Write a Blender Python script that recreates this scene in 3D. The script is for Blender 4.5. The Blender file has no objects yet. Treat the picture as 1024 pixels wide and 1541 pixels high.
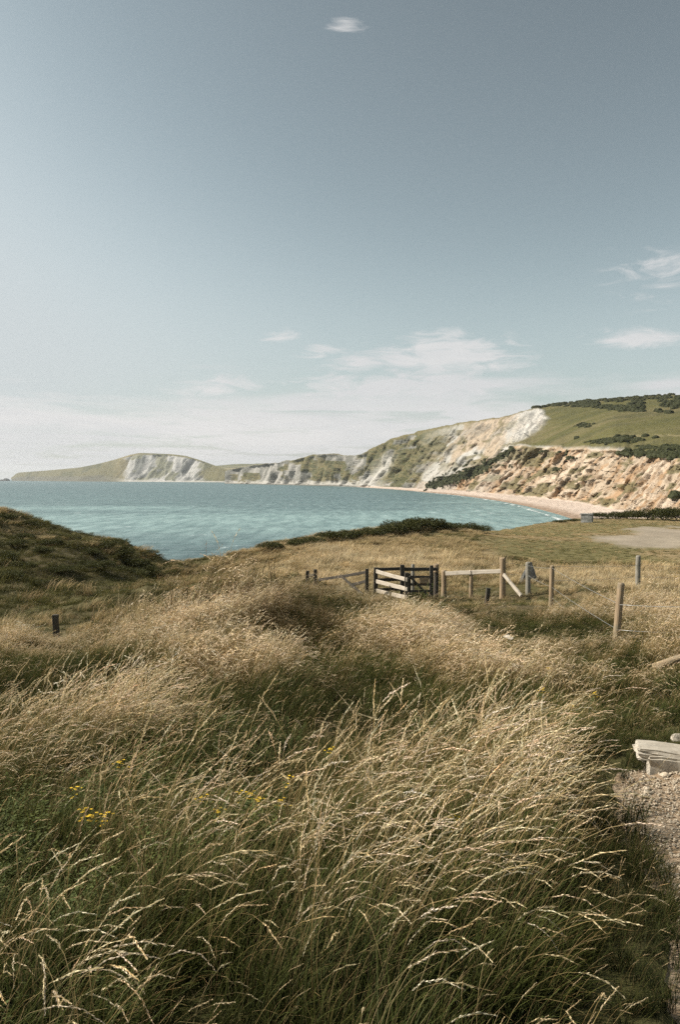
import bpy, bmesh, math, random
import numpy as np
from mathutils import Vector, Matrix

R = math.radians
rng = np.random.default_rng(7)
random.seed(7)
sc = bpy.context.scene
col = sc.collection

# ------------------------------------------------------------------ camera
FPX, CX, CY, HOR = 1150.0, 512.0, 770.5, 720.5      # photograph's pixels (1024 x 1541)
EYE = 16.0                                          # metres above the sea
TILT = math.atan((CY - HOR) / FPX)
cam = bpy.data.cameras.new('camera')
cam.sensor_fit = 'VERTICAL'; cam.sensor_height = 36.0
cam.lens = 36.0 * FPX / 1541.0
cam.clip_start = 0.05; cam.clip_end = 60000
camo = bpy.data.objects.new('camera', cam); col.objects.link(camo)
camo.location = (0, 0, EYE); camo.rotation_euler = (R(90) - TILT, 0, 0)
sc.camera = camo

# ------------------------------------------------------------------ light
SUN_AZ, SUN_EL = R(-85), R(38)      # azimuth from +Y, negative = left
sun_dir = Vector((math.sin(SUN_AZ) * math.cos(SUN_EL), math.cos(SUN_AZ) * math.cos(SUN_EL), math.sin(SUN_EL)))
sl = bpy.data.lights.new('sun', 'SUN'); sl.energy = 5.0; sl.angle = R(0.53); sl.color = (1.0, 0.93, 0.83)
so = bpy.data.objects.new('sun', sl); col.objects.link(so)
so.rotation_euler = (-sun_dir).to_track_quat('-Z', 'Y').to_euler()
so.location = (0, 0, 60)

vs = sc.view_settings
vs.view_transform = 'Standard'; vs.look = 'None'; vs.exposure = 0.52; vs.gamma = 1.0; vs.use_curve_mapping = False
sc.render.engine = 'CYCLES'
sc.cycles.use_denoising = False
sc.cycles.use_adaptive_sampling = True; sc.cycles.adaptive_threshold = 0.02
sc.cycles.max_bounces = 4; sc.cycles.diffuse_bounces = 2; sc.cycles.glossy_bounces = 2
sc.cycles.transmission_bounces = 3; sc.cycles.volume_bounces = 0; sc.cycles.transparent_max_bounces = 8

class N:
    """tiny node-tree writer"""
    def __init__(s, tree): s.t = tree; tree.nodes.clear()
    def add(s, kind, ins=None, **kw):
        n = s.t.nodes.new(kind)
        for k, v in kw.items(): setattr(n, k, v)
        for k, v in (ins or {}).items():
            sk = n.inputs[k]
            if hasattr(v, 'is_output') or isinstance(v, bpy.types.NodeSocket): s.t.links.new(v, sk)
            else: sk.default_value = v
        return n
    def math(s, op, a, b=0.0, c=0.0, clamp=False):
        n = s.add('ShaderNodeMath', {0: a, 1: b, 2: c}, operation=op); n.use_clamp = clamp
        return n.outputs[0]
    def mapr(s, v, a, b, c=0.0, d=1.0, smooth=True):
        n = s.add('ShaderNodeMapRange', {'Value': v, 'From Min': a, 'From Max': b, 'To Min': c, 'To Max': d})
        n.interpolation_type = 'SMOOTHSTEP' if smooth else 'LINEAR'; n.clamp = True
        return n.outputs[0]
    def mix(s, f, a, b, blend='MIX'):
        n = s.t.nodes.new('ShaderNodeMix'); n.data_type = 'RGBA'; n.blend_type = blend
        for i, v in ((0, f), (6, a), (7, b)):
            if isinstance(v, bpy.types.NodeSocket): s.t.links.new(v, n.inputs[i])
            else: n.inputs[i].default_value = v if i == 0 else (*v, 1.0)[:4]
        return n.outputs[2]
    def noise(s, vec, scale, detail=4, rough=.55, dist=0.0):
        return s.add('ShaderNodeTexNoise', {'Vector': vec, 'Scale': scale, 'Detail': detail, 'Roughness': rough, 'Distortion': dist})
    def mapping(s, vec, loc=(0, 0, 0), rot=(0, 0, 0), scale=(1, 1, 1)):
        return s.add('ShaderNodeMapping', {'Vector': vec, 'Location': loc, 'Rotation': rot, 'Scale': scale}).outputs[0]

# ------------------------------------------------------------------ sky
world = bpy.data.worlds.new('World'); sc.world = world; world.use_nodes = True
world.cycles.sampling_method = 'MANUAL'; world.cycles.sample_map_resolution = 512
w = N(world.node_tree)
sky = w.add('ShaderNodeTexSky'); sky.sky_type = 'NISHITA'; sky.sun_disc = False
sky.sun_elevation = SUN_EL; sky.sun_rotation = SUN_AZ
sky.altitude = 0; sky.air_density = 1.0; sky.dust_density = 1.6; sky.ozone_density = 1.4
gam = w.add('ShaderNodeGamma', {'Color': sky.outputs[0], 'Gamma': 1.6})
hsv = w.add('ShaderNodeHueSaturation', {'Saturation': 0.42, 'Value': 1.0, 'Color': gam.outputs[0]})
skyc = w.mix(1.0, hsv.outputs[0], (0.50, 0.553, 0.482), 'MULTIPLY')
lum = w.add('ShaderNodeRGBToBW', {'Color': skyc}).outputs[0]
skyc = w.mix(w.mapr(lum, 3.4, 8.0, 0, .85), skyc, (6.1, 6.4, 6.6))
tc = w.add('ShaderNodeTexCoord'); D = tc.outputs['Generated']
sep = w.add('ShaderNodeSeparateXYZ', {0: D})
dx, dy, dz = sep.outputs
# low bank along the horizon, in direction space so that it lies flat
n3 = w.noise(w.mapping(D, (0.3, 0, 0.2), (0, 0, 0), (2.2, 2.2, 13.0)), 1.6, 4, .6, .35).outputs[0]
band = w.math('ADD', dz, w.math('MULTIPLY', w.math('SUBTRACT', n3, 0.5), 0.16))
bank = w.mapr(band, 0.128, 0.082, 0, 1)
U_ = w.math('DIVIDE', dx, w.math('MAXIMUM', dy, 0.05)); V_ = w.math('DIVIDE', dz, w.math('MAXIMUM', dy, 0.05)); front = w.math('GREATER_THAN', dy, 0.1)
def blob(azx, azz, rx, rz, amp):
    """soft window round a direction given in photograph pixels"""
    a = w.math('DIVIDE', w.math('SUBTRACT', U_, (azx - CX) / FPX), rx / FPX)
    b = w.math('DIVIDE', w.math('SUBTRACT', V_, (HOR - azz) / FPX), rz / FPX)
    r = w.math('SQRT', w.math('ADD', w.math('MULTIPLY', a, a), w.math('MULTIPLY', b, b)))
    return w.math('MULTIPLY', w.math('MULTIPLY', w.mapr(r, 1.0, 0.0), amp), front)
wisps = None
for args in ((522, 56, 48, 18, .85), (670, 540, 200, 60, 1.0), (590, 578, 280, 40, .75), (425, 508, 60, 20, .8), (480, 530, 70, 20, .8), (540, 550, 90, 24, .8), (320, 582, 120, 34, .6), (960, 512, 130, 30, .9),
             (980, 420, 150, 90, .38), (30, 456, 40, 13, .5)):
    b_ = blob(*args)
    wisps = b_ if wisps is None else w.math('MAXIMUM', wisps, b_)
n4 = w.noise(w.mapping(D, (1.7, 0.4, 0.9), (0, R(24), 0), (5, 5, 19)), 3.4, 6, .64, .8).outputs[0]
wis = w.mapr(w.math('ADD', wisps, w.math('MULTIPLY', w.math('SUBTRACT', n4, .5), 2.3)), 0.22, .95, 0, .9)
wis = w.math('MULTIPLY', wis, w.mapr(wisps, .02, .3))
n5 = w.noise(w.mapping(D, (2.3, 0.7, 0.1), (0, R(5), 0), (4.0, 4.0, 42.0)), 1.4, 5, .62, .5).outputs[0]
bank = w.math('MULTIPLY', bank, w.mapr(n5, .34, .54, .40, .95))
cf = w.math('MINIMUM', w.math('ADD', bank, wis), 0.94)
cloudc = w.mix(w.mapr(n3, .35, .65), (7.0, 7.05, 7.1), (8.0, 7.85, 7.75))
out = w.mix(cf, skyc, cloudc)
bg = w.add('ShaderNodeBackground', {'Color': out, 'Strength': 0.070})
w.add('ShaderNodeOutputWorld', {'Surface': bg.outputs[0]})

# ------------------------------------------------------------------ helpers
def ray(px, py):
    a = (np.asarray(px, float) - CX) / FPX; b = (CY - np.asarray(py, float)) / FPX
    y = math.cos(TILT) + b * math.sin(TILT); z = -math.sin(TILT) + b * math.cos(TILT)
    return a / y, z / y                       # x and z per metre of depth
def P(px, py, Y):
    a, b = ray(px, py); return Vector((float(a) * Y, Y, EYE + float(b) * Y))
def proj(x, y, z):
    z = z - EYE
    f = y * math.cos(TILT) - z * math.sin(TILT); u = y * math.sin(TILT) + z * math.cos(TILT)
    f = np.maximum(f, 1e-3)
    return CX + FPX * x / f, CY - FPX * u / f
def _h(ix, iy, s):
    h = (ix.astype(np.int64) * 374761393 + iy.astype(np.int64) * 668265263 + s * 974634777) & 0xffffffff
    h = ((h ^ (h >> 13)) * 1274126177) & 0xffffffff
    return (h ^ (h >> 16)).astype(float) / 4294967295.0
def vn(x, y, s=0):
    x = np.asarray(x, float); y = np.asarray(y, float)
    ix = np.floor(x); iy = np.floor(y); fx = x - ix; fy = y - iy
    fx = fx * fx * fx * (fx * (fx * 6 - 15) + 10); fy = fy * fy * fy * (fy * (fy * 6 - 15) + 10)
    a = _h(ix, iy, s); b = _h(ix + 1, iy, s); c = _h(ix, iy + 1, s); d = _h(ix + 1, iy + 1, s)
    return (a + (b - a) * fx) * (1 - fy) + (c + (d - c) * fx) * fy
def fbm(x, y, s=0, o=4, g=.5):
    t = 0; a = 1; n = 0
    for k in range(o):
        t = t + a * vn(np.asarray(x) * 2 ** k + 17.3 * k, np.asarray(y) * 2 ** k - 9.1 * k, s + k * 7); n += a; a *= g
    return t / n                              # 0..1
def ridged(x, y, s=0, o=3):
    t = 0; a = 1; n = 0
    for k in range(o):
        t = t + a * (1 - np.abs(2 * vn(np.asarray(x) * 2 ** k, np.asarray(y) * 2 ** k, s + k * 11) - 1)); n += a; a *= .5
    return t / n
def sstep(a, b, x):
    t = np.clip((x - a) / (b - a), 0, 1); return t * t * (3 - 2 * t)
def blur(a, k):
    if k < 1: return a
    ker = np.exp(-0.5 * (np.arange(-3 * k, 3 * k + 1) / k) ** 2); ker /= ker.sum()
    return np.convolve(np.pad(a, 3 * k, 'edge'), ker, 'valid')

def tag(o, label=None, cat=None, group=None, kind=None):
    if label: o['label'] = label
    if cat: o['category'] = cat
    if group: o['group'] = group
    if kind: o['kind'] = kind
    return o
def raw_mesh(name, V, F, mat=None, smooth=False):
    V = np.asarray(V, np.float32); me = bpy.data.meshes.new(name)
    if isinstance(F, np.ndarray):
        n, k = F.shape
        me.vertices.add(len(V)); me.vertices.foreach_set('co', V.ravel())
        me.loops.add(n * k); me.loops.foreach_set('vertex_index', F.astype(np.int32).ravel())
        me.polygons.add(n); me.polygons.foreach_set('loop_start', (np.arange(n) * k).astype(np.int32))
        me.update(calc_edges=True)
    else:
        me.from_pydata(V.tolist(), [], F); me.update()
    if smooth: me.polygons.foreach_set('use_smooth', np.ones(len(me.polygons), bool))
    if mat: me.materials.append(mat)
    return me
def obj(name, me, parent=None):
    o = bpy.data.objects.new(name, me); col.objects.link(o)
    if parent: o.parent = parent
    return o
def empty(name, loc=(0, 0, 0)):
    o = bpy.data.objects.new(name, None); col.objects.link(o); o.location = loc; o.empty_display_size = .2
    return o
def setcol(me, name, C):
    C = np.asarray(C, np.float32)
    if C.shape[1] == 3: C = np.hstack([C, np.ones((len(C), 1), np.float32)])
    a = me.attributes.new(name, 'FLOAT_COLOR', 'POINT'); a.data.foreach_set('color', C.ravel())
def grid_faces(nr, nc):
    i = np.arange(nr * nc).reshape(nr, nc)
    return np.stack([i[:-1, :-1], i[:-1, 1:], i[1:, 1:], i[1:, :-1]], -1).reshape(-1, 4)

def material(name):
    m = bpy.data.materials.new(name); m.use_nodes = True
    return m, N(m.node_tree)
def principled(n, color, rough=.85, spec=.25, bump=None, bs=.3, bd=.02):
    ins = {'Base Color': color, 'Roughness': rough, 'Specular IOR Level': spec}
    if bump is not None:
        ins['Normal'] = n.add('ShaderNodeBump', {'Height': bump, 'Strength': bs, 'Distance': bd}).outputs[0]
    p = n.add('ShaderNodeBsdfPrincipled', ins)
    n.add('ShaderNodeOutputMaterial', {'Surface': p.outputs[0]})
    return p

# ------------------------------------------------------------------ materials
def attr_land(name, bump_scale, bump_dist, fine, spec=.1):
    m, n = material(name)
    a = n.add('ShaderNodeAttribute', attribute_name='col').outputs[0]
    g = n.add('ShaderNodeNewGeometry').outputs['Position']
    f1 = n.noise(g, fine, 6, .65).outputs[0]
    c = n.mix(1.0, a, n.mix(f1, (.62, .62, .62), (1.38, 1.36, 1.32)), 'MULTIPLY')
    principled(n, c, .95, spec, n.noise(g, bump_scale, 7, .65).outputs[0], .8, bump_dist)
    return m
M = {}
M['cliff'] = attr_land('cliff', .16, 3.0, .22)
M['far'] = attr_land('far_land', .05, 7.0, .05)
M['ground'] = attr_land('ground', 5.0, .05, 3.0)

def wood(name, c1, c2, c3, rough=.85, scale=1.0):
    m, n = material(name)
    tc = n.add('ShaderNodeTexCoord').outputs['Object']
    oi = n.add('ShaderNodeObjectInfo').outputs['Random']
    v = n.add('ShaderNodeVectorMath', {0: tc, 1: n.add('ShaderNodeCombineXYZ', {0: n.math('MULTIPLY', oi, 31.0), 1: n.math('MULTIPLY', oi, 17.0)}).outputs[0]}, operation='ADD').outputs[0]
    g = n.noise(n.mapping(v, scale=(34 * scale, 34 * scale, 2.2)), 1.0, 6, .6, .4).outputs[0]
    b = n.noise(v, 2.4, 4, .6).outputs[0]
    c = n.mix(n.mapr(g, .3, .7), c1, c2)
    c = n.mix(n.mapr(b, .48, .68, 0, .85), c, c3)
    principled(n, c, rough, .2, g, .6, .006)
    return m
M['dark_wood'] = wood('dark_wood', (.045, .038, .030), (.10, .086, .070), (.065, .062, .048))
M['sunlit_pale_wood'] = wood('sunlit_pale_wood', (.38, .325, .255), (.54, .48, .40), (.29, .255, .20))  # pale rail timber, lightened so that sunlight is in the colour
M['tan_wood'] = wood('tan_wood', (.22, .16, .10), (.37, .275, .175), (.19, .17, .12))
M['grey_wood'] = wood('grey_wood', (.18, .165, .135), (.30, .28, .235), (.12, .12, .085))
def stone(name, c1, c2, c3, sc_=6.0, bd=.012):
    m, n = material(name)
    tc = n.add('ShaderNodeTexCoord').outputs['Object']
    a = n.noise(tc, sc_, 7, .65).outputs[0]; b = n.noise(tc, sc_ * .35, 4, .6).outputs[0]
    c = n.mix(n.mapr(a, .3, .7), c1, c2); c = n.mix(n.mapr(b, .5, .66, 0, .8), c, c3)
    principled(n, c, .9, .2, a, .8, bd)
    return m
M['limestone'] = stone('limestone', (.33, .29, .23), (.50, .45, .37), (.27, .22, .16))
M['gravel'] = stone('gravel', (.44, .36, .26), (.62, .54, .42), (.36, .27, .18), 4.0)
M['concrete'] = stone('concrete', (.17, .17, .16), (.30, .30, .28), (.10, .11, .09), 3.0, .03)
M['dark_concrete'] = stone('dark_concrete', (.06, .06, .055), (.10, .098, .09), (.045, .047, .04), 4.0, .03)
m, n = material('wire'); principled(n, (.45, .45, .43, 1), .45, .5).inputs['Metallic'].default_value = .8; M['wire'] = m

def leafy(name, base=None, trans=.30, rough=.7, spec=.12):
    """vertex colour x per-instance tint, with light passing through thin blades"""
    m, n = material(name)
    a = n.add('ShaderNodeAttribute', attribute_name='col').outputs[0]
    t = n.add('ShaderNodeAttribute', attribute_name='tint'); t.attribute_type = 'INSTANCER'
    c = n.mix(1.0, a, t.outputs[0], 'MULTIPLY') if base is None else a
    p = n.add('ShaderNodeBsdfPrincipled', {'Base Color': c, 'Roughness': rough, 'Specular IOR Level': spec})
    tr = n.add('ShaderNodeBsdfTranslucent', {'Color': c})
    mx = n.add('ShaderNodeMixShader', {0: trans, 1: p.outputs[0], 2: tr.outputs[0]})
    n.add('ShaderNodeOutputMaterial', {'Surface': mx.outputs[0]})
    return m
M['grass'] = leafy('grass')
M['leaf'] = leafy('leaf', base=True, trans=.25)

# ------------------------------------------------------------------ land near the camera
CTRL = [  # pixel x, pixel y, depth, height of the grass standing there
 (100,1200,4.7,.35),(300,1200,4.7,.35),(500,1200,4.6,.35),(700,1200,4.5,.38),(850,1200,4.7,.3),
 (100,1050,8.7,.32),(300,1050,8.5,.32),(500,1050,8.5,.32),(700,1050,8.4,.3),(850,1050,8.8,.3),
 (0,955,22,.3),(100,960,21,.3),(200,960,16,.3),(300,960,13.5,.35),(430,893,19.5,.35),(430,955,14,.35),(560,940,16.5,.35),
 (560,902,27,.2),(610,903,30,.05),(680,960,15.5,.3),(680,905,28,.2),(800,960,15,.3),(928,978,14.2,0),(831,912,23,.05),
 (757,892,32,.05),(961,883,34,.05),(795,879,33,.05),(850,1000,11.8,.2),(1024,1000,12.2,.1),(1100,1000,12,.1),
 (250,900,30,.3),(150,905,31,.3),(350,882,31,.3),(85,966,25,0.05),(0,905,34,.3),(200,872,42,.2),(100,866,42,.2),(0,850,42,.2),
 (0,812,48,.2),(100,832,48,.2),(0,779,54,.1),(100,808,54,.1),(180,832,52,.1),(250,860,52,.1),(300,860,52,.1),(340,853,53,.1),
 (400,828,58,.2),(520,806,68,.3),(600,793,75,.5),(655,789,78,.5),(740,799,92,.2),(800,794,110,.1),(870,785,125,.05),(900,789,112,.05),
 (960,800,95,0),(960,826,74,0),(850,830,70,.05),(700,830,62,.2),(600,832,58,.2),(500,842,50,.2),(700,865,40,.2),(850,862,48,.2),
 (1000,862,50,.2),(450,862,39,.3),(400,862,40,.3),(-300,765,60,.2),(1300,803,100,0),(1300,862,45,.1),(-300,955,20,.3),(-300,850,40,.2)]
cx, cy, cz = [], [], []
for px, py, Y, gh in CTRL:
    p = P(px, py, Y); cx.append(p.x); cy.append(p.y); cz.append(p.z - gh)
for x, y, z in ((0,0,-1.66),(-3,0,-1.66),(3.5,0,-1.62),(0,-5,-1.5),(-5,-5,-1.5),(5,-5,-1.45),(-2.4,3,-1.92),(0,3,-1.9),(1.45,3.3,-1.98),
                (2.4,5.3,-2.24),(2.75,6.3,-2.28),(3.6,3.5,-1.9),(4.4,6.5,-2.3),(-8,3,-2.2),(8,3,-1.8)):
    cx.append(x); cy.append(y); cz.append(EYE + z)
cx, cy, cz = map(np.array, (cx, cy, cz))
def _warp(x, y):                       # even out control spacing: log polar
    r = np.hypot(x, y + 7); return np.arctan2(x, y + 7) * 3.0, np.log(r) * 2.2
def _tps(r2): return 0.5 * r2 * np.log(np.maximum(r2, 1e-12))
ca, cb = _warp(cx, cy); n_ = len(ca)
K = _tps((ca[:, None] - ca) ** 2 + (cb[:, None] - cb) ** 2) + np.eye(n_) * .004
Pm = np.stack([np.ones(n_), ca, cb], 1)
sol = np.linalg.solve(np.block([[K, Pm], [Pm.T, np.zeros((3, 3))]]), np.concatenate([cz, np.zeros(3)]))
COAST_P = np.array([-700,-400,0,180,250,340,400,520,600,655,740,800,870,900,960,1100,1600])
COAST_Y = np.array([70,62,60,57,55,57,62,73,81,86,98,118,138,140,140,140,140.])
COAST_S = np.array([1.2]*10+[1.0,.8,.35,.16,.12,.10,.08])
def ground0(x, y):
    x = np.asarray(x, float).ravel(); y = np.asarray(y, float).ravel(); z = np.empty_like(x)
    for k in range(0, len(x), 40000):
        a, b = _warp(x[k:k+40000], y[k:k+40000])
        z[k:k+40000] = _tps((a[:, None] - ca) ** 2 + (b[:, None] - cb) ** 2) @ sol[:n_] + sol[n_] + sol[n_+1] * a + sol[n_+2] * b
    return z
def ground(x, y):
    sh = np.shape(x); z = ground0(x, y); x = np.asarray(x, float).ravel(); y = np.asarray(y, float).ravel()
    r = np.maximum(y, .1)
    hum = sstep(5, 14, y) * (1 - .65 * sstep(60, 80, y))
    left = sstep(-4, -12, x) * sstep(30, 40, y)
    z = z + (ridged(x / 2.6, y / 2.2, 19, 2) - .5) * .55 * sstep(24, 34, y) * sstep(2, -6, x)
    z = z + (fbm(x / 4.2, y / 4.2, 3, 3) - .5) * (.55 + .65 * sstep(6, 10, y) * sstep(23, 16, y) * sstep(4.5, 2.0, x)) * hum
    z = z - 1.0 * np.exp(-((x + 10.2) / 4.2) ** 2 - ((y - 50) / 9) ** 2) + (fbm(x / 1.1, y / 1.1, 5, 3) - .5) * .12
    z = z + (ridged(x / 7, y / 5.5, 9) - .55) * 1.3 * left
    px = CX + FPX * x / r
    cY = np.interp(px, COAST_P, COAST_Y); s = np.interp(px, COAST_P, COAST_S)
    over = np.maximum(y - cY, 0) + np.where(y > 20, np.maximum(np.abs(x) - 170, 0), 0)
    drop = over * s * sstep(0, 6, over)
    zz = z - drop + np.where(drop > .5, (fbm(x / 6, y / 6, 31) - .5) * 2 * sstep(0, 12, over), 0)
    return np.maximum(zz, -4).reshape(sh)
def gz(x, y): return float(ground(np.array([x]), np.array([y]))[0])
def path_left(y): return 1.2 + (y - 2.3) * .285 + .06 * np.sin(y * 2.1)
def on_path(x, y, m=0.0):
    l = path_left(y); return (x > l - m) & (x < l + 1.25 + m) & (y < 6.0 + m)
GRAVEL_C = P(985, 806, 92)
def gravel_mask(x, y, z):
    px, py = proj(x, y, z)
    d = np.sqrt(((px - 1020) / 122) ** 2 + ((py - 808) / 17.0) ** 2) + (fbm(x / 5, y / 9, 77, 5) - .5) * 1.1
    return sstep(1.12, .72, d) * (y > 60)

nr, nc = 420, 360
tv = np.linspace(0, 1, nr); Yv = -4 + 9 * tv + 300 * tv ** 2.6
u = np.linspace(-1.05, 1.05, nc)
YY, UU = np.meshgrid(Yv, u, indexing='ij'); XX = UU * (YY + 9)
ZZ = ground(XX, YY)
ZZ = np.where(on_path(XX, YY, .1), ZZ - .07, ZZ)
px, py = proj(XX, YY, ZZ)
f = fbm(XX / 3, YY / 3, 41, 5)[..., None]; g2 = fbm(XX / 11, YY / 7, 43, 4)[..., None]
soil = np.array([.075, .055, .032]); dry = np.array([.25, .19, .105]); grn = np.array([.085, .085, .030]); turf = np.array([.155, .135, .06])
far_t = sstep(45, 65, YY)[..., None]
C = soil * (1 - f) + grn * f
C = C * (1 - far_t) + far_t * (turf * (1 - sstep(.42, .62, g2)) + dry * sstep(.42, .62, g2))
gm = gravel_mask(XX, YY, ZZ)[..., None]; C = C * (1 - gm * .9) + gm * .9 * (np.array([.30, .255, .20]) * (.75 + .5 * fbm(XX / 1.5, YY / 3, 47, 4)[..., None]))
rock = sstep(2, 5, YY - np.interp(px, COAST_P, COAST_Y))[..., None] * (px < 860)[..., None]
C = C * (1 - rock) + rock * np.array([.20, .15, .09])
me = raw_mesh('meadow_ground', np.stack([XX, YY, ZZ], -1).reshape(-1, 3), grid_faces(nr, nc), M['ground'], True)
setcol(me, 'col', C.reshape(-1, 3))
tag(obj('meadow_ground', me), 'rough grassy slope running down to a flat meadow above the bay', 'ground', kind='structure')

# ------------------------------------------------------------------ the sea
ys = np.concatenate([np.linspace(25, 120, 20), np.geomspace(125, 25000, 240)])
us = np.linspace(-1.0, 1.0, 260)
YY, UU = np.meshgrid(ys, us, indexing='ij'); XX = UU * (YY + 60)
px, py = proj(XX, YY, np.zeros_like(XX))
wob = (fbm(XX / 160, YY / 60, 51, 4) - .5)
sh = np.exp(-((py - 783 + wob * 34) / 22) ** 2) * .8 + .8 * sstep(-40, 20, (px - 600) * .35 - (790 - py) * 1.0 + wob * 60) * .75
sh = sh + sstep(762, 772, py + wob * 30) * .25 - .35 * sstep(800, 835, py)
me = raw_mesh('sea', np.stack([XX, YY, np.zeros_like(XX)], -1).reshape(-1, 3), grid_faces(*XX.shape))
a = me.attributes.new('shallow', 'FLOAT', 'POINT'); a.data.foreach_set('value', np.clip(sh, 0, 1).astype(np.float32).ravel())
m, n = material('sea_water')
g = n.add('ShaderNodeNewGeometry').outputs['Position']
sh_ = n.add('ShaderNodeAttribute', attribute_name='shallow').outputs['Fac']
big = n.noise(n.mapping(g, scale=(.006, .018, .01)), 1.0, 5, .6).outputs[0]
dist = n.add('ShaderNodeSeparateXYZ', {0: g}).outputs[1]
c = n.mix(sh_, (.115, .180, .182), (.26, .37, .355))
c = n.mix(n.mapr(big, .4, .62, 0, .35), c, (.16, .245, .245))
chop = n.noise(n.mapping(g, rot=(0, 0, R(2)), scale=(.20, .045, .1)), 1.0, 5, .72, .2).outputs[0]
c = n.mix(n.mapr(chop, .36, .64, 0, .75), c, n.mix(1.0, c, (.40, .48, .50), 'MULTIPLY'))  # shading of the wave relief painted into the water as dark ripples
cap = n.noise(n.mapping(g, (40, 7, 0), (0, 0, R(2)), (.16, .05, .1)), 1.0, 5, .72, .2).outputs[0]
capm = n.math('MULTIPLY', n.mapr(cap, .63, .69), n.mapr(dist, 100, 3000, .9, .6))
c = n.mix(n.math('MULTIPLY', capm, .75), c, (.55, .62, .62))
w1 = n.noise(n.mapping(g, rot=(0, 0, R(10)), scale=(.10, .30, .2)), 1.0, 6, .6, .4).outputs[0]
w2 = n.noise(n.mapping(g, rot=(0, 0, R(-20)), scale=(.018, .055, .03)), 1.0, 4, .55).outputs[0]
hgt = n.math('ADD', n.math('MULTIPLY', w1, 1.2), n.math('MULTIPLY', w2, 4.0))
bmp = n.add('ShaderNodeBump', {'Height': hgt, 'Strength': .85, 'Distance': 1.3}).outputs[0]
p = n.add('ShaderNodeBsdfPrincipled', {'Base Color': c, 'Roughness': n.mapr(capm, 0, 1, .38, .8), 'Specular IOR Level': .5, 'IOR': 1.33, 'Normal': bmp})
n.add('ShaderNodeOutputMaterial', {'Surface': p.outputs[0]})
me.materials.append(m)
sea = tag(obj('sea', me), 'teal windblown sea filling the bay', 'sea', kind='structure')

# ------------------------------------------------------------------ bay cliffs: beach, cliff face, hill above
T = np.array([ # px, shore depth, base depth, base z, mid y, mid depth, crest y, crest depth
 (338,2560,2570,1.2,716,2580,711,2600),(352,2450,2462,1.4,714,2475,706,2500),(365,2360,2372,1.5,714,2386,702,2410),(400,2150,2162,1.5,712,2180,698,2215),
 (440,1940,1953,1.6,708,1975,692,2010),(460,1850,1864,1.6,706,1890,687,1935),(480,1760,1775,1.6,705,1805,683,1850),(500,1680,1696,1.7,704,1730,682,1775),(525,1560,1580,1.8,706,1615,686,1660),(545,1450,1472,1.8,704,1510,683,1560),
 (560,1360,1385,2.0,704,1430,675,1490),(580,1240,1275,2.2,700,1340,664,1420),(600,1120,1160,2.5,702,1225,657,1320),(640,905,970,3.0,728,1000,646,1150),
 (680,765,845,3.2,716,890,639,1040),(720,635,710,3.2,699,780,632,960),(760,515,606,3.2,680,695,627,920),(780,455,566,3.2,669,660,620,915),
 (800,400,530,3.3,674,630,614,915),(830,330,478,3.4,675,575,608,910),(870,255,405,3.5,676,490,603,900),(920,205,300,4,677,385,599,880),(950,190,270,4.5,685,345,597,870),
 (1024,165,225,5,691,290,592,840),(1150,140,185,5.5,694,240,585,800),(1500,120,160,6,697,210,570,760)])
pc = np.arange(338, 1500, 1.15)
ip = lambda j, k=6: blur(np.interp(pc, T[:, 0], T[:, j]), k)
sY, bY, bZ, mPy, mY, cPy, cYd = [ip(j) for j in range(1, 8)]
nm = (fbm(pc / 14, pc * 0, 61) - .5) * 7 * sstep(600, 660, pc); ncr = (fbm(pc / 10, pc * 0 + 3, 63) - .5) * 4.5 * (1 - .6 * sstep(800, 840, pc))
mz = EYE + ray(pc, mPy)[1] * mY; cz_ = EYE + ray(pc, cPy)[1] * cYd
segs = [(sY * .965, np.full_like(pc, -2.2), bY, bZ, 14), (bY, bZ, mY, mz, 75), (mY, mz, cYd, cz_, 85), (cYd, cz_, cYd * 1.12, cz_ - 4, 5)]
rowsY, rowsZ, V1 = [], [], []
for k, (a, az, b, bz, nn) in enumerate(segs):
    for t in np.linspace(0, 1, nn, endpoint=(k == 3)):
        rowsY.append(a + (b - a) * t)
        if k == 0: e = t ** .75
        elif k == 1: e = t * .72 + .28 * t ** 2.0
        elif k == 2: e = t + .10 * math.sin(math.pi * t) * 0
        else: e = t
        rowsZ.append(az + (bz - az) * e); V1.append(k + t)
Yg = np.array(rowsY); Zg = np.array(rowsZ); Vg = np.repeat(np.array(V1)[:, None], len(pc), 1); PX = np.repeat(pc[None], len(V1), 0)
Zg = Zg + (nm[None] * np.exp(-np.abs(Vg - 2) * 7) + ncr[None] * np.exp(-np.abs(Vg - 3) * 9)) * Yg / FPX * (Vg > 1.02)
Xg = ray(PX, 700)[0] * Yg
_, PY = proj(Xg, Yg, Zg)
edge = np.interp(PY, [560, 606, 614, 628, 645, 660, 670, 676], [800, 803, 815, 826, 815, 790, 774, 772]) + (fbm(PY / 6, PX / 30, 65) - .5) * 14
cliff_up = sstep(4, -8, PX - edge)
face_low = sstep(1.0, 1.06, Vg) * (Vg < 2) * (1 - (1 - cliff_up) * sstep(1.94, 2.0, Vg))
face_up = (Vg >= 2) * sstep(3.0, 2.72, Vg) * cliff_up
face = np.maximum(face_low, face_up)
kk = np.interp(PX, [340, 560, 660, 1100], [.25, .45, .85, 1.0])
q = PX + kk * (PY - 720)
hgt = np.interp(PX, [340, 600, 800, 950, 1100], [55, 80, 80, 42, 30])
gw = sstep(540, 680, PX); gl = (1 - gw) * ridged(q / 11, (PX - PY) / 90, 72, 3) + gw * ridged(q / 26, (PX - PY) / 150, 71, 4) - .5
gl2 = .6 * fbm(q / 6.0, (PX - PY) / 60, 73, 4) + .4 * ridged(q / 3.2, (PX - PY) / 40, 74, 2) - .5
blk = fbm(PX / 9, PY / 6, 75, 4) - .5
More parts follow.
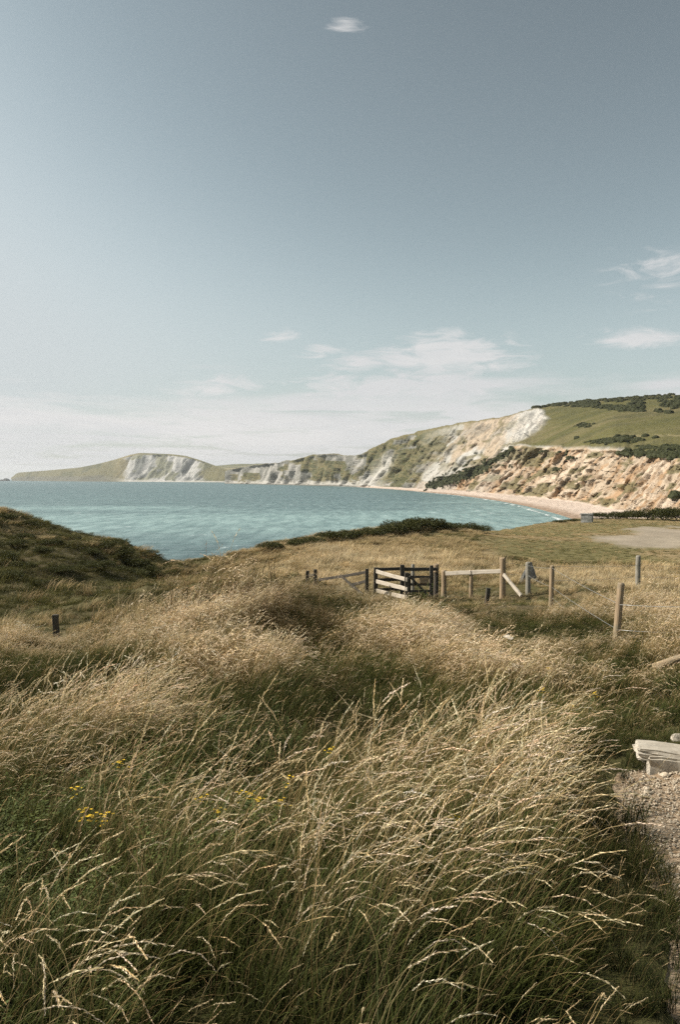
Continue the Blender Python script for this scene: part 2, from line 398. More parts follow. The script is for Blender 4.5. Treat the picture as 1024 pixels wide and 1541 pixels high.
disp = face * hgt * (np.interp(PX, [340, 600, 700, 800], [.62, .45, .26, .17]) * gl + .24 * gl2 + .05 * blk)
Xg = Xg + disp * .75; Yg = Yg + disp * .75
Zg = Zg + face * hgt * .03 * (fbm(q / 10, PY / 5, 79, 3) - .5) * 2
grassz = sstep(2.0, 2.05, Vg) * (1 - cliff_up)
Zg = Zg + grassz * (fbm(Xg / 150, Yg / 70, 81, 4) - .5) * 7 * sstep(2.0, 2.2, Vg) * sstep(3.2, 2.9, Vg)
_, PY = proj(Xg, Yg, Zg)
# colours
st = .55 * fbm(q / 8, (PX - PY) / 40, 83, 5) + .45 * fbm(q / 2.6, (PX - PY) / 26, 84, 3); st2 = fbm(q / 20, (PX - PY) / 70, 85, 4); fine = fbm(PX / 3.5, PY / 2.5, 87, 4)
A = lambda *c: np.array(c)
chalk = A(.39, .375, .345); grey = A(.13, .13, .115); warm = A(.37, .30, .225); orange = A(.36, .24, .145); pink = A(.46, .375, .29)
grass = A(.108, .102, .040); grassd = A(.070, .072, .030); olive = A(.135, .118, .058); scrub = A(.040, .046, .022); beach = A(.47, .39, .33); wet = A(.26, .19, .14)
def lerp(a, b, t): t = np.clip(t, 0, 1)[..., None]; return a * (1 - t) + b * t
Z3 = np.zeros(PX.shape + (3,))
left = lerp(Z3 + grey, chalk * .80, sstep(.46, .64, st) * .85)
gp = sstep(.49, .59, fbm(q / 22, PY / 16, 89, 4) + .12 * sstep(700, 715, PY) * 0 + .10 * np.exp(-((PX - 480) / 45) ** 2) + .22 * np.exp(-((PX - 640) / 42) ** 2) * sstep(725, 690, PY))
left = lerp(left, lerp(Z3 + olive, grassd, sstep(.4, .6, fine)), gp * .92)
left = lerp(left, chalk * 1.05, sstep(721, 727, PY + (fine - .5) * 9) * sstep(600, 540, PX) * .8)
scree = np.exp(-((PX - 562 - (720 - PY) * .62) / 9.0) ** 2) * sstep(676, 690, PY)
left = lerp(left, chalk * 1.05, scree * .9)
upw = lerp(Z3 + warm, chalk, sstep(.42, .60, st2)); upw = lerp(upw, grey * 1.05, sstep(.52, .66, st) * .55)
upw = lerp(upw, olive, sstep(.56, .64, fbm(q / 17, PY / 13, 91, 4)) * .75)
upw = lerp(upw, chalk * 1.18, np.exp(-((PX - 800 + (PY - 630) * .55) / 24) ** 2) * sstep(676, 655, PY) * .95)
upw = lerp(upw, chalk * .95, sstep(690, 715, PY) * sstep(760, 700, PX) * .7)
up = lerp(left, upw, sstep(615, 685, PX + (PY - 690) * .75 + (st2 - .5) * 60))
low = lerp(Z3 + orange, warm, sstep(.36, .56, st)); low = lerp(low, pink * 1.05, sstep(.52, .66, st2 * .5 + st * .5 + .03))
low = lerp(low, orange * .6, sstep(.54, .66, fbm(q / 3.5, (PX - PY) / 30, 93, 4)) * .5)
low = lerp(low, olive * .95, sstep(.57, .66, fbm(q / 20, PY / 12, 95, 4) + .11 * sstep(860, 760, PX)) * .85)
low = lerp(low, chalk * .85, sstep(800, 690, PX) * .55 * sstep(.4, .6, st2))
low = lerp(low, left, sstep(645, 605, PX))
gr = lerp(Z3 + grass, olive, sstep(.40, .62, fbm(Xg / 130, Yg / 45, 97, 5))); gr = lerp(gr, grassd, sstep(.5, .7, fbm(Xg / 45, Yg / 22, 99, 4)) * .6)
gr = lerp(gr, A(.30, .25, .15), np.exp(-((PY - 655.5 - (1024 - PX) * .004) / 1.1) ** 2) * sstep(900, 960, PX) * .55)
Cb = lerp(Z3 + wet, beach, sstep(.34, .62, Vg + (fine - .5) * .12)); Cb = lerp(Cb, grey * 1.2, sstep(560, 520, PX + (fine - .5) * 30))
Cc = lerp(Cb, low, sstep(1.0, 1.03, Vg + (st - .5) * .05))
Cc = lerp(Cc, up, sstep(1.98, 2.03, Vg)); Cc = lerp(Cc, gr, grassz * sstep(640, 700, PX))
Cc = lerp(Cc, olive, sstep(2.93, 2.985, Vg + (fine - .5) * .10) * .8)
# dark scrub bands rooted on the undercliff
band = np.exp(-((PY - np.interp(PX, [640, 680, 720, 760, 775], [732, 722, 706, 685, 676])) / np.interp(PX, [640, 700, 775], [5, 7, 4])) ** 2) * sstep(632, 650, PX) * sstep(778, 766, PX)
Cc = lerp(Cc, scrub * 1.3, sstep(.34, .6, band + (fine - .5) * .5))
me = raw_mesh('bay_cliffs', np.stack([Xg, Yg, Zg], -1).reshape(-1, 3), grid_faces(*PX.shape), M['cliff'], False)
setcol(me, 'col', Cc.reshape(-1, 3))
cliffs = tag(obj('bay_cliffs', me), 'chalk and orange sand cliffs curving round a pale beach under green hills', 'cliffs', kind='structure')
BAY = (Xg, Yg, Zg, PX, PY, Vg)

# surf along the beach
ps = np.arange(505, 900, 1.5); yS = np.interp(ps, pc, sY) * .985
rows = []
for k, tt in enumerate(np.linspace(0, 1, 7)):
    wd = np.interp(ps, [505, 600, 760, 850], [34, 34, 19, 15]) * (.5 + 1.2 * fbm(ps / 11, ps * 0, 101))
    y_ = yS - wd * (tt - .35) * 1.0; x_ = ray(ps, 740)[0] * y_
    rows.append(np.stack([x_, y_, .12 + .30 * np.sin(math.pi * tt) * np.ones_like(ps)], -1))
me = raw_mesh('surf', np.array(rows).reshape(-1, 3), grid_faces(7, len(ps)), None, True)
m, n = material('surf_foam')
g = n.add('ShaderNodeNewGeometry').outputs['Position']
fo = n.noise(n.mapping(g, scale=(.05, .09, .2)), 1.0, 8, .75).outputs[0]
p = n.add('ShaderNodeBsdfPrincipled', {'Base Color': (.78, .80, .78, 1), 'Roughness': .8, 'Alpha': n.mapr(fo, .46, .66, 0, .8)})
n.add('ShaderNodeOutputMaterial', {'Surface': p.outputs[0]}); me.materials.append(m)
tag(obj('surf', me, sea), kind='stuff')

# ------------------------------------------------------------------ far headland
ph = np.arange(17, 372, .9)
cr = blur(np.interp(ph, [17,20,24,30,70,120,150,175,195,210,225,260,280,300,325,350,372], [721,715,712,711,708,703.5,697.5,691,684.5,681.5,682,683.5,686,692,701,709.5,716]), 3)
b0 = np.interp(ph, [17, 120, 350, 372], [6000, 4600, 3350, 3250]); dp = np.interp(ph, [17, 60, 200, 350], [120, 300, 330, 170])
rowsY, rowsZ, V1 = [], [], []
zc = EYE + ray(ph, cr)[1] * (b0 + dp)
for t in np.linspace(-.02, 1, 70):
    e = np.clip(t, 0, 1)
    lo = np.interp(ph, [17, 150, 200, 290, 350], [.55, .35, .08, .08, .12])     # low sea cliff, then slope
    fr = np.where(e < .1, e / .1 * lo, lo + (1 - lo) * ((e - .1) / .9) ** .9)
    rowsY.append(b0 + dp * t); rowsZ.append(-3 * (t < 0) + zc * fr); V1.append(t)
for t in (.15, .5, 1): rowsY.append(b0 + dp * (1 + t)); rowsZ.append(zc * (1 - .9 * t)); V1.append(1 + t)
Yh = np.array(rowsY); Zh = np.array(rowsZ); Vh = np.repeat(np.array(V1)[:, None], len(ph), 1); PXh = np.repeat(ph[None], len(V1), 0)
Xh = ray(PXh, 705)[0] * Yh; _, PYh = proj(Xh, Yh, Zh)
qh = PXh + .6 * (PYh - 700); fc = sstep(.02, .12, Vh) * sstep(1.0, .85, Vh)
chm = np.exp(-((PXh - 245) / 62) ** 4) * sstep(.97, .9, Vh)
d = fc * (60 * (ridged(qh / 14, PYh / 60, 111) - .5) + 42 * (fbm(qh / 5, PYh / 25, 113) - .5)) * (.4 + chm)
Xh = Xh + d * .8; Yh = Yh + d * .8
sth = fbm(qh / 5, PYh / 22, 115, 5); big = fbm(qh / 18, PYh / 14, 117, 4); fnh = fbm(PXh / 3, PYh / 2, 119, 3); Z3 = np.zeros(PXh.shape + (3,))
c_gr = lerp(Z3 + A(.125, .115, .06), A(.085, .085, .045), sstep(.4, .6, big)); c_gr = lerp(c_gr, A(.20, .165, .085), np.exp(-((PXh - 195) / 22) ** 2) * .6)
c_ch = lerp(Z3 + A(.13, .135, .125), A(.35, .345, .33), sstep(.40, .60, sth + .10 * np.exp(-((PXh - 275) / 35) ** 2)))
c_ch = lerp(c_ch, A(.15, .15, .09), sstep(.5, .6, big) * .75)
Ch = lerp(c_gr, c_ch, sstep(.35, .6, chm + (big - .5) * .5 - .25 * sstep(.9, .7, (cr[None] + 46 - PYh) / 46) * 0))
right_g = sstep(300, 318, PXh - (PYh - 700) * .9); Ch = lerp(Ch, c_gr, right_g * sstep(724, 716, PYh + (PXh - 330) * .1))
Ch = lerp(Ch, A(.36, .35, .33), sstep(.10, .03, Vh) * sstep(160, 200, PXh) * .8)
Ch = lerp(Ch, A(.12, .115, .09), sstep(.13, .05, Vh) * sstep(190, 150, PXh) * .9)
Ch = lerp(Ch, c_gr * 1.1, sstep(.90, .97, Vh + (fnh - .5) * .08))
me = raw_mesh('far_headland', np.stack([Xh, Yh, Zh], -1).reshape(-1, 3), grid_faces(*PXh.shape), M['far'], False)
setcol(me, 'col', Ch.reshape(-1, 3))
tag(obj('far_headland', me), 'far headland with a grassy back and a grey white chalk face', 'headland', kind='structure')

# distant farmland between headland and cliffs
pd_ = np.arange(300, 470, 1.5); cr = np.interp(pd_, [300, 325, 345, 380, 410, 440, 470], [706, 701, 699, 697.5, 698, 701, 706])
rowsP = []
for t in np.linspace(0, 1, 30):
    y_ = 3900 + 1500 * t + 0 * pd_; zt = EYE + ray(pd_, cr)[1] * 5400
    rowsP.append(np.stack([ray(pd_, 705)[0] * y_, y_, -2 + (zt + 2) * t ** .8 + (fbm(pd_ / 20, pd_ * 0 + t * 4, 121) - .5) * 8 * t], -1))
V = np.array(rowsP); fields = np.floor(V[..., 1] / 230 + .6 * np.sin(V[..., 0] / 300)) * 7 + np.floor(V[..., 0] / 150)
hh = _h(fields.astype(np.int64), fields.astype(np.int64) * 3, 5)
Cd = lerp(np.zeros(hh.shape + (3,)) + A(.15, .15, .075), A(.27, .235, .14), hh)
hedge = (np.abs((V[..., 1] / 230 + .6 * np.sin(V[..., 0] / 300)) % 1 - .5) > .38)
Cd = np.where(hedge[..., None], A(.05, .06, .035), Cd)
me = raw_mesh('distant_hills', V.reshape(-1, 3), grid_faces(*hh.shape), M['far'], True); setcol(me, 'col', Cd.reshape(-1, 3))
tag(obj('distant_hills', me), 'pale patchwork fields on a low distant hill', 'hills', kind='structure')

# ------------------------------------------------------------------ small builders
def bm_mesh(bm, name, mat, smooth=False):
    me = bpy.data.meshes.new(name); bm.to_mesh(me); bm.free()
    if smooth: me.polygons.foreach_set('use_smooth', np.ones(len(me.polygons), bool))
    me.materials.append(mat); return me
def place(me, name, p0, p1, parent=None, up=Vector((0, 0, 1))):
    """a mesh built along +Z from 0 to its length, set to run from p0 to p1 (world); parent empties only translate"""
    o = obj(name, me, parent)
    z = (p1 - p0).normalized(); x = up.cross(z)
    if x.length < 1e-3: x = Vector((1, 0, 0)).cross(z) if abs(z.x) < .9 else Vector((0, 1, 0)).cross(z)
    if abs(z.z) > .85: x = Vector((1, 0, 0)) - z * z.x
    x.normalize(); y = z.cross(x)
    mt = Matrix((x, y, z)).transposed().to_4x4(); mt.translation = p0 - (Vector(parent.location) if parent else Vector())
    o.matrix_local = mt
    return o
def post_mesh(r, h, mat, flat=True, seed=0):
    rr = random.Random(seed); V, F = [], []; ns = 14
    hs = [0, .25 * h, .5 * h, .75 * h, h - r * .35, h]
    rad = [1.05, 1.02, 1.0, .985, .97, .72 if flat else .4]
    for i, (z, k) in enumerate(zip(hs, rad)):
        ox, oy = rr.uniform(-.06, .06) * r, rr.uniform(-.06, .06) * r
        for j in range(ns):
            a = 2 * math.pi * j / ns; q_ = r * k * (1 + rr.uniform(-.035, .035))
            V.append((ox + q_ * math.cos(a), oy + q_ * math.sin(a), z + (rr.uniform(-.01, .01) if i > 3 else 0)))
    for i in range(5):
        for j in range(ns):
            F.append((i*ns+j, i*ns+(j+1) % ns, (i+1)*ns+(j+1) % ns, (i+1)*ns+j))
    F.append(tuple(5*ns+j for j in range(ns))); F.append(tuple(reversed(range(ns))))
    return raw_mesh('post', V, F, mat, False)
def beam_mesh(wx, wy, L, mat, seed=0, bev=.012, sag=.0):
    rr = random.Random(seed); bm = bmesh.new(); nseg = 5; ring = []
    for i in range(nseg + 1):
        t = i / nseg; jx, jy = rr.uniform(-.05, .05) * wx, rr.uniform(-.05, .05) * wy - sag * math.sin(math.pi * t)
        k = 1 + rr.uniform(-.05, .05)
        ring.append([bm.verts.new((jx + sx * wx / 2 * k, jy + sy * wy / 2 * k, t * L)) for sx, sy in ((-1,-1),(1,-1),(1,1),(-1,1))])
    for a, b in zip(ring, ring[1:]):
        for j in range(4): bm.faces.new((a[j], a[(j+1) % 4], b[(j+1) % 4], b[j]))
    bm.faces.new(ring[0][::-1]); bm.faces.new(ring[-1])
    bmesh.ops.recalc_face_normals(bm, faces=bm.faces)
    long_e = [e for e in bm.edges if abs((e.verts[0].co - e.verts[1].co).normalized().z) > .9]
    bmesh.ops.bevel(bm, geom=long_e, offset=bev, segments=1, affect='EDGES', profile=.6)
    return bm_mesh(bm, 'rail', mat)
SEED = [100]
def post(parent, px, ptop, Y, r, mat, lean=(0, 0), name='post', pbase=None, square=False):
    """post standing on the ground under the photographed top"""
    SEED[0] += 1
    t = P(px, ptop, Y); bx = t.x + lean[0]; by = t.y + lean[1]
    b = Vector((bx, by, gz(bx, by) - .35))
    L = (t - b).length
    me = beam_mesh(r * 2, r * 2, L, mat, SEED[0]) if square else post_mesh(r, L, mat, True, SEED[0])
    return place(me, name, b, t, parent)
def rail(parent, a, b, wx, wy, mat, name='rail', ext=.06, up=Vector((0, 0, 1))):
    SEED[0] += 1; d = (b - a).normalized() * ext
    return place(beam_mesh(wx, wy, (b - a).length + 2 * ext, mat, SEED[0]), name, a - d, b + d, parent, up)
def wire(parent, pts, r=.0045, sag=.03):
    V, F = [], []; k = 0; pl = []
    for a, b in zip(pts, pts[1:]):
        for t in np.linspace(0, 1, 9)[:-1]: pl.append(a.lerp(b, t) - Vector((0, 0, sag * 4 * t * (1 - t))))
    pl.append(pts[-1]); o0 = Vector(parent.location)
    for i, p in enumerate(pl):
        d = (pl[min(i+1, len(pl)-1)] - pl[max(i-1, 0)]).normalized(); s = d.cross(Vector((0, 0, 1))).normalized(); u_ = s.cross(d)
        for j in range(5):
            a = 2 * math.pi * j / 5; V.append(p - o0 + s * r * math.cos(a) + u_ * r * math.sin(a))
        if i:
            for j in range(5): F.append(((i-1)*5+j, (i-1)*5+(j+1) % 5, i*5+(j+1) % 5, i*5+j))
    return obj('wire', raw_mesh('wire', V, F, M['wire'], True), parent)

# ------------------------------------------------------------------ dark kissing gate, its pen and the fences
def base_of(px, py, Y):
    p = P(px, py, Y); return (p.x, p.y, gz(p.x, p.y))
pen = tag(empty('gate_pen', base_of(590, 900, 30.3)), 'dark weathered timber pen around a swing gate, its side rails coloured pale as if sunlit', 'fence')
post(pen, 566, 854, 31.2, .085, M['dark_wood'], square=True)
post(pen, 606, 850, 31.2, .085, M['dark_wood'], square=True)
post(pen, 613, 862, 29.4, .085, M['dark_wood'], square=True)
post(pen, 622, 849, 32.3, .075, M['grey_wood'])
for yl, yr in ((857, 855.5), (873, 871.5), (888, 886)):
    rail(pen, P(566, yl, 31.3), P(606, yr, 31.3), .05, .13, M['dark_wood'])
for yl, yr in ((860, 872.5), (875, 886.5), (889, 899)):
    rail(pen, P(567.5, yl, 31.1), P(612, yr, 29.33), .05, .16, M['sunlit_pale_wood'], name='side_rail')  # same pen timber, given a lighter colour for the sun on this side
rail(pen, P(606, 856.5, 31.3), P(657, 856.5, 31.3), .06, .14, M['dark_wood'], name='top_rail')
gate = tag(empty('swing_gate', base_of(632, 900, 30.5)), 'dark timber swing gate with a diagonal brace and a small brown board', 'gate')
post(gate, 650, 851, 30.9, .075, M['dark_wood'], square=True, name='gate_stile')
post(gate, 616.5, 863, 29.7, .05, M['dark_wood'], square=True, name='gate_stile')
for yl, yr in ((868, 868.5), (879.5, 879.5), (890, 889.5), (898, 897.5)):
    rail(gate, P(617, yl, 29.75), P(650, yr, 30.8), .045, .10, M['dark_wood'], name='gate_rail')
rail(gate, P(618, 868, 29.68), P(646, 898, 30.6), .04, .10, M['dark_wood'], name='brace')
rail(gate, P(632, 873.5, 30.12), P(646, 873.5, 30.55), .02, .24, M['tan_wood'], name='board', ext=0)
gp2 = tag(empty('gate_post', base_of(657, 895, 31.4)), 'dark round gate post with a pale sawn top beside the swing gate', 'post')
post(gp2, 657, 850.5, 31.5, .10, M['dark_wood'])
SEED[0] += 1
cap_ = post_mesh(.115, .34, M['tan_wood'], True, SEED[0]); t_ = P(657, 850, 31.5)
place(cap_, 'post_cap', t_ - Vector((0, 0, .30)), t_ + Vector((0, 0, .04)), gp2)

df = tag(empty('dark_fence', base_of(530, 895, 30.5)), 'broken dark timber fence with sloping rails half sunk in pale grass', 'fence')
post(df, 552.5, 856, 30.3, .07, M['dark_wood'], square=True)
rail(df, P(552, 861, 30.35), P(514, 867.5, 31.2), .05, .12, M['dark_wood'])
rail(df, P(514, 867.5, 31.2), P(482, 872, 32), .05, .12, M['dark_wood'])
rail(df, P(552, 874.5, 30.35), P(530, 880, 30.9), .05, .12, M['dark_wood'])
rail(df, P(514, 867, 31.1), P(550, 898, 30.1), .05, .11, M['dark_wood'], name='brace')
post(df, 475, 857, 32.6, .075, M['dark_wood'], square=True)
post(df, 463, 859, 33, .075, M['dark_wood'], square=True)
rail(df, P(463, 866, 33), P(475, 865, 32.6), .05, .12, M['dark_wood'])

rf = tag(empty('rail_fence', base_of(715, 893, 31.2)), 'pale new timber rail fence with a white diagonal brace at its strainer post', 'fence')
post(rf, 669, 858, 32.4, .115, M['tan_wood']); post(rf, 710, 857.5, 31.6, .085, M['tan_wood'])
post(rf, 757.5, 839, 30.7, .125, M['tan_wood'], name='strainer_post')
rail(rf, P(672, 863, 32.25), P(709, 861.3, 31.5), .07, .17, M['sunlit_pale_wood'], ext=.02)
rail(rf, P(711, 861.3, 31.5), P(755, 859.5, 30.65), .07, .17, M['sunlit_pale_wood'], ext=.0)
rail(rf, P(760, 866, 30.5), P(784, 895, 29.5), .09, .13, M['sunlit_pale_wood'], name='brace')

wf = tag(empty('wire_fence', base_of(850, 935, 22)), 'wire fence on round tan posts running up the slope from the rail fence', 'fence')
post(wf, 795.5, 846, 31, .105, M['grey_wood'], lean=(.02, 0)); post(wf, 832, 851, 23, .07, M['tan_wood'], lean=(-.04, 0))
post(wf, 936, 877, 14.2, .066, M['tan_wood'], lean=(-.11, 0)); post(wf, 1115, 893, 13.0, .066, M['tan_wood'])
wire(wf, [P(757.5, 845, 30.65), P(795.5, 851, 30.9), P(832, 855, 22.92), P(934, 910, 14.13), P(1115, 912, 12.95)])
wire(wf, [P(757.5, 862, 30.65), P(795.5, 866, 30.9), P(832, 884, 22.92), P(931, 948, 14.13), P(1115, 952, 12.95)])
wire(wf, [P(832, 900, 22.92), P(929, 970, 14.13), P(1115, 1010, 12.95)], sag=.05)
w2 = tag(empty('wire_fence', base_of(961, 884, 34)), 'thin wire strung to a grey weathered post at the meadow edge', 'fence')
post(w2, 961.5, 836, 33.4, .105, M['grey_wood'])
post(w2, 1150, 838, 32.4, .105, M['grey_wood'])
wire(w2, [P(832, 852, 22.95), P(961, 851, 33.3), P(1150, 853, 32.3)])
wire(w2, [P(832, 874, 22.95), P(961, 868, 33.3), P(1150, 871, 32.3)])
lp = tag(empty('fence_post', base_of(84, 966, 25)), 'dark weathered fence post standing alone in the grassy hollow', 'post')
post(lp, 83, 925, 25, .085, M['dark_wood'], square=True, lean=(.05, 0))
tp = tag(empty('timber_stump', base_of(735, 905, 27)), 'short black leaning timber stump in the grass below the rail fence', 'stump')
post(tp, 736, 885, 27, .07, M['dark_wood'], square=True, lean=(-.12, -.05))

# ------------------------------------------------------------------ blocks, stones, step
def rock_mesh(seed, sx, sy, sz, mat, sub=2, rough=.18, flat=.0):
    bm = bmesh.new(); bmesh.ops.create_icosphere(bm, subdivisions=sub, radius=1)
    rr = np.random.default_rng(seed); cuts = rr.normal(size=(7, 3)); cuts /= np.linalg.norm(cuts, axis=1)[:, None]; ds = rr.uniform(.55, .85, 7)
    for v in bm.verts:
        c = np.array(v.co)
        for nn, d_ in zip(cuts, ds):
            k = c @ nn - d_
            if k > 0: c = c - nn * k
        c = c * (1 + rr.normal() * rough * .12)
        v.co = (c[0] * sx, c[1] * sy, c[2] * sz)
    return bm_mesh(bm, 'stone', mat)
def block_mesh(sx, sy, sz, mat, seed, bev=.02, jit=.02, cuts=2):
    bm = bmesh.new(); bmesh.ops.create_cube(bm, size=1)
    bmesh.ops.subdivide_edges(bm, edges=bm.edges, cuts=cuts, use_grid_fill=True); rr = random.Random(seed)
    for v in bm.verts:
        v.co = ((v.co.x) * sx + rr.uniform(-1, 1) * jit, v.co.y * sy + rr.uniform(-1, 1) * jit, (v.co.z + .5) * sz + rr.uniform(-1, 1) * jit * .6)
    es = [e for e in bm.edges if len(e.link_faces) == 2 and e.calc_face_angle(0) > .9]
    bmesh.ops.bevel(bm, geom=es, offset=bev, segments=2, affect='EDGES')
    return bm_mesh(bm, 'block', mat, False)

# pyramid-shaped block behind the grey post
p = P(794, 878, 33.6); bm = bmesh.new()
bs = [bm.verts.new((x, y, -.3)) for x, y in ((-.46, -.35), (.5, -.42), (.48, .45), (-.42, .45))]
tp_ = [bm.verts.new((x, y, .86)) for x, y in ((.10, -.05), (.20, -.05), (.20, .06), (.10, .06))]
for j in range(4): bm.faces.new((bs[j], bs[(j+1) % 4], tp_[(j+1) % 4], tp_[j]))
bm.faces.new(tp_); bm.faces.new(bs[::-1]); bmesh.ops.recalc_face_normals(bm, faces=bm.faces)
bmesh.ops.subdivide_edges(bm, edges=bm.edges, cuts=2, use_grid_fill=True)
for v in bm.verts: v.co += Vector((random.uniform(-.015, .015), random.uniform(-.015, .015), random.uniform(-.01, .01)))
o = obj('pyramid_block', bm_mesh(bm, 'pyramid_block', M['dark_concrete'])); o.location = (p.x, p.y, gz(p.x, p.y))
tag(o, 'dark pyramid-shaped block behind the grey fence post', 'block')

# concrete hut-like block on the meadow edge above the beach
p = P(884, 787, 122); r0 = tag(empty('concrete_shelter', (p.x, p.y, gz(p.x, p.y) - .05)), 'small grey concrete shelter at the meadow edge above the beach', 'shelter')
o = obj('wall', block_mesh(1.75, 1.5, 1.35, M['concrete'], 3, .05, .05), r0); o.rotation_euler.z = R(-24)
o = obj('roof_slab', block_mesh(1.95, 1.7, .16, M['concrete'], 4, .03, .03), r0); o.location.z = 1.352; o.rotation_euler.z = R(-24)
for k, (x, s) in enumerate(((-1.5, .5), (1.5, .4))):
    pass
# step at the end of the path
st_ = empty('stone_step', (0, 0, 0)); pp = P(1000, 1150, 6.1); st_.location = (pp.x, pp.y, gz(pp.x, pp.y))
tag(st_, 'pale stone step with a long slab resting on a squared block', 'step')
o = obj('slab', block_mesh(.74, .24, .095, M['limestone'], 11, .012, .010, 4), st_)
o.location = Vector(P(1031, 1146, 6.05)) - Vector(st_.location); o.rotation_euler = (R(2), R(3.5), R(-14))
o = obj('block', block_mesh(.46, .22, .30, M['limestone'], 12, .018, .012, 3), st_)
o.location = Vector(P(1016, 1168, 6.02)) - Vector(st_.location) - Vector((0, 0, .13)); o.rotation_euler = (0, R(2), R(-12))
def lone_stone(px, py, Y, s, seed, label):
    p = P(px, py, Y); o = obj('stone', rock_mesh(seed, *s, M['limestone'])); o.location = (p.x, p.y, p.z - s[2] * .55); o.rotation_euler.z = seed
    return tag(o, label, 'stone')
lone_stone(766, 957, 15.2, (.16, .08, .05), 21, 'pale flat stone lying in the short grass below the wire fence')
lone_stone(942, 994, 13.0, (.10, .07, .05), 22, 'buff stone lying at the foot of the leaning tan post')
lone_stone(1022, 1108, 6.9, (.11, .07, .035), 23, 'small flat stone in the grass above the stone step')
lg = empty('fallen_pole', (0, 0, 0)); a_ = P(984, 1004, 11.2); b_ = P(1110, 962, 11.0); lg.location = a_
tag(lg, 'fallen pale fence pole propped on the bank below the wire fence', 'pole')
place(post_mesh(.052, (b_ - a_).length, M['tan_wood'], True, 77), 'pole', a_, b_, lg)

# ------------------------------------------------------------------ gravel path
yp = np.linspace(-3, 6.2, 140); up_ = np.linspace(0, 1, 36)
YP, UP = np.meshgrid(yp, up_, indexing='ij')
ragg = (fbm(YP * 3, UP * 0, 131) - .5) * .25
XP = path_left(YP) - .06 + ragg * (UP < .02) + UP * 1.37
ZP = ground(XP, YP) - .045 + .05 * (np.abs(UP - .5) * 2) ** 4 * 0 + (fbm(XP * 6, YP * 6, 133) - .5) * .04
me = raw_mesh('gravel_path', np.stack([XP, YP, ZP], -1).reshape(-1, 3), grid_faces(*XP.shape), None, True)
m, n = material('path_earth'); g = n.add('ShaderNodeNewGeometry').outputs['Position']
f1 = n.noise(g, 38, 6, .7).outputs[0]; f2 = n.noise(g, 5, 4, .6).outputs[0]
c = n.mix(n.mapr(f1, .35, .65), (.22, .155, .095), (.44, .35, .25)); c = n.mix(n.mapr(f2, .45, .65, 0, .6), c, (.24, .16, .09))
principled(n, c, .95, .1, f1, .9, .02); me.materials.append(m)
path = tag(obj('gravel_path', me), 'stony gravel footpath beside the tall grass', 'path', kind='structure')
stone_me = [rock_mesh(300 + k, 1, .75, .5, M['gravel'], 2) for k in range(6)]
rs = random.Random(5)
for k in range(70):
    y = rs.uniform(2.2, 5.95); x = float(path_left(y)) + rs.uniform(.02, 1.2)
    if y > 5.2 and rs.random() < .3: x = float(path_left(y)) + rs.uniform(.0, .35)
    o = obj('stone', stone_me[k % 6], path); s = rs.uniform(.018, .04) * (1.35 if y > 5 else 1)
    o.location = (x, y, gz(x, y) - .035 + s * .12); o.scale = (s, s, s); o.rotation_euler = (rs.uniform(-.25, .25), rs.uniform(-.25, .25), rs.uniform(0, 6.3))

# ------------------------------------------------------------------ instancing of uncountable growth
def gn_scatter(name, protos, pos, rot, scl, idx, tint, label=None, cat=None, parent=None):
    """points carrying attributes; geometry nodes set one of the clump meshes on each"""
    c = bpy.data.collections.new(name + '_clumps')
    for k, me in enumerate(protos):
        c.objects.link(bpy.data.objects.new('%s_clump_%02d' % (name, k), me))
    me = bpy.data.meshes.new(name); me.vertices.add(len(pos)); me.vertices.foreach_set('co', pos.astype(np.float32).ravel())
    for an, ty, dat, key in (('rot', 'FLOAT_VECTOR', rot, 'vector'), ('scl', 'FLOAT_VECTOR', scl, 'vector'), ('idx', 'INT', idx, 'value'), ('tint', 'FLOAT_COLOR', tint, 'color')):
        a = me.attributes.new(an, ty, 'POINT'); a.data.foreach_set(key, np.ascontiguousarray(dat.astype(np.int32 if ty == 'INT' else np.float32)).ravel())
    o = obj(name, me, parent)
    ng = bpy.data.node_groups.new(name, 'GeometryNodeTree')
    ng.interface.new_socket('Geometry', in_out='INPUT', socket_type='NodeSocketGeometry'); ng.interface.new_socket('Geometry', in_out='OUTPUT', socket_type='NodeSocketGeometry')
    nn = ng.nodes; gi = nn.new('NodeGroupInput'); go = nn.new('NodeGroupOutput')
    ci = nn.new('GeometryNodeCollectionInfo'); ci.inputs[0].default_value = c; ci.inputs['Separate Children'].default_value = True; ci.inputs['Reset Children'].default_value = True
    io = nn.new('GeometryNodeInstanceOnPoints'); io.inputs['Pick Instance'].default_value = True
    L = ng.links.new
    def named(an, ty):
        q_ = nn.new('GeometryNodeInputNamedAttribute'); q_.data_type = ty; q_.inputs[0].default_value = an; return q_.outputs[0]
    L(gi.outputs[0], io.inputs['Points']); L(ci.outputs[0], io.inputs['Instance']); L(named('idx', 'INT'), io.inputs['Instance Index'])
    L(named('rot', 'FLOAT_VECTOR'), io.inputs['Rotation']); L(named('scl', 'FLOAT_VECTOR'), io.inputs['Scale']); L(io.outputs[0], go.inputs[0])
    md = o.modifiers.new('scatter', 'NODES'); md.node_group = ng
    tag(o, label, cat, kind='stuff'); return o

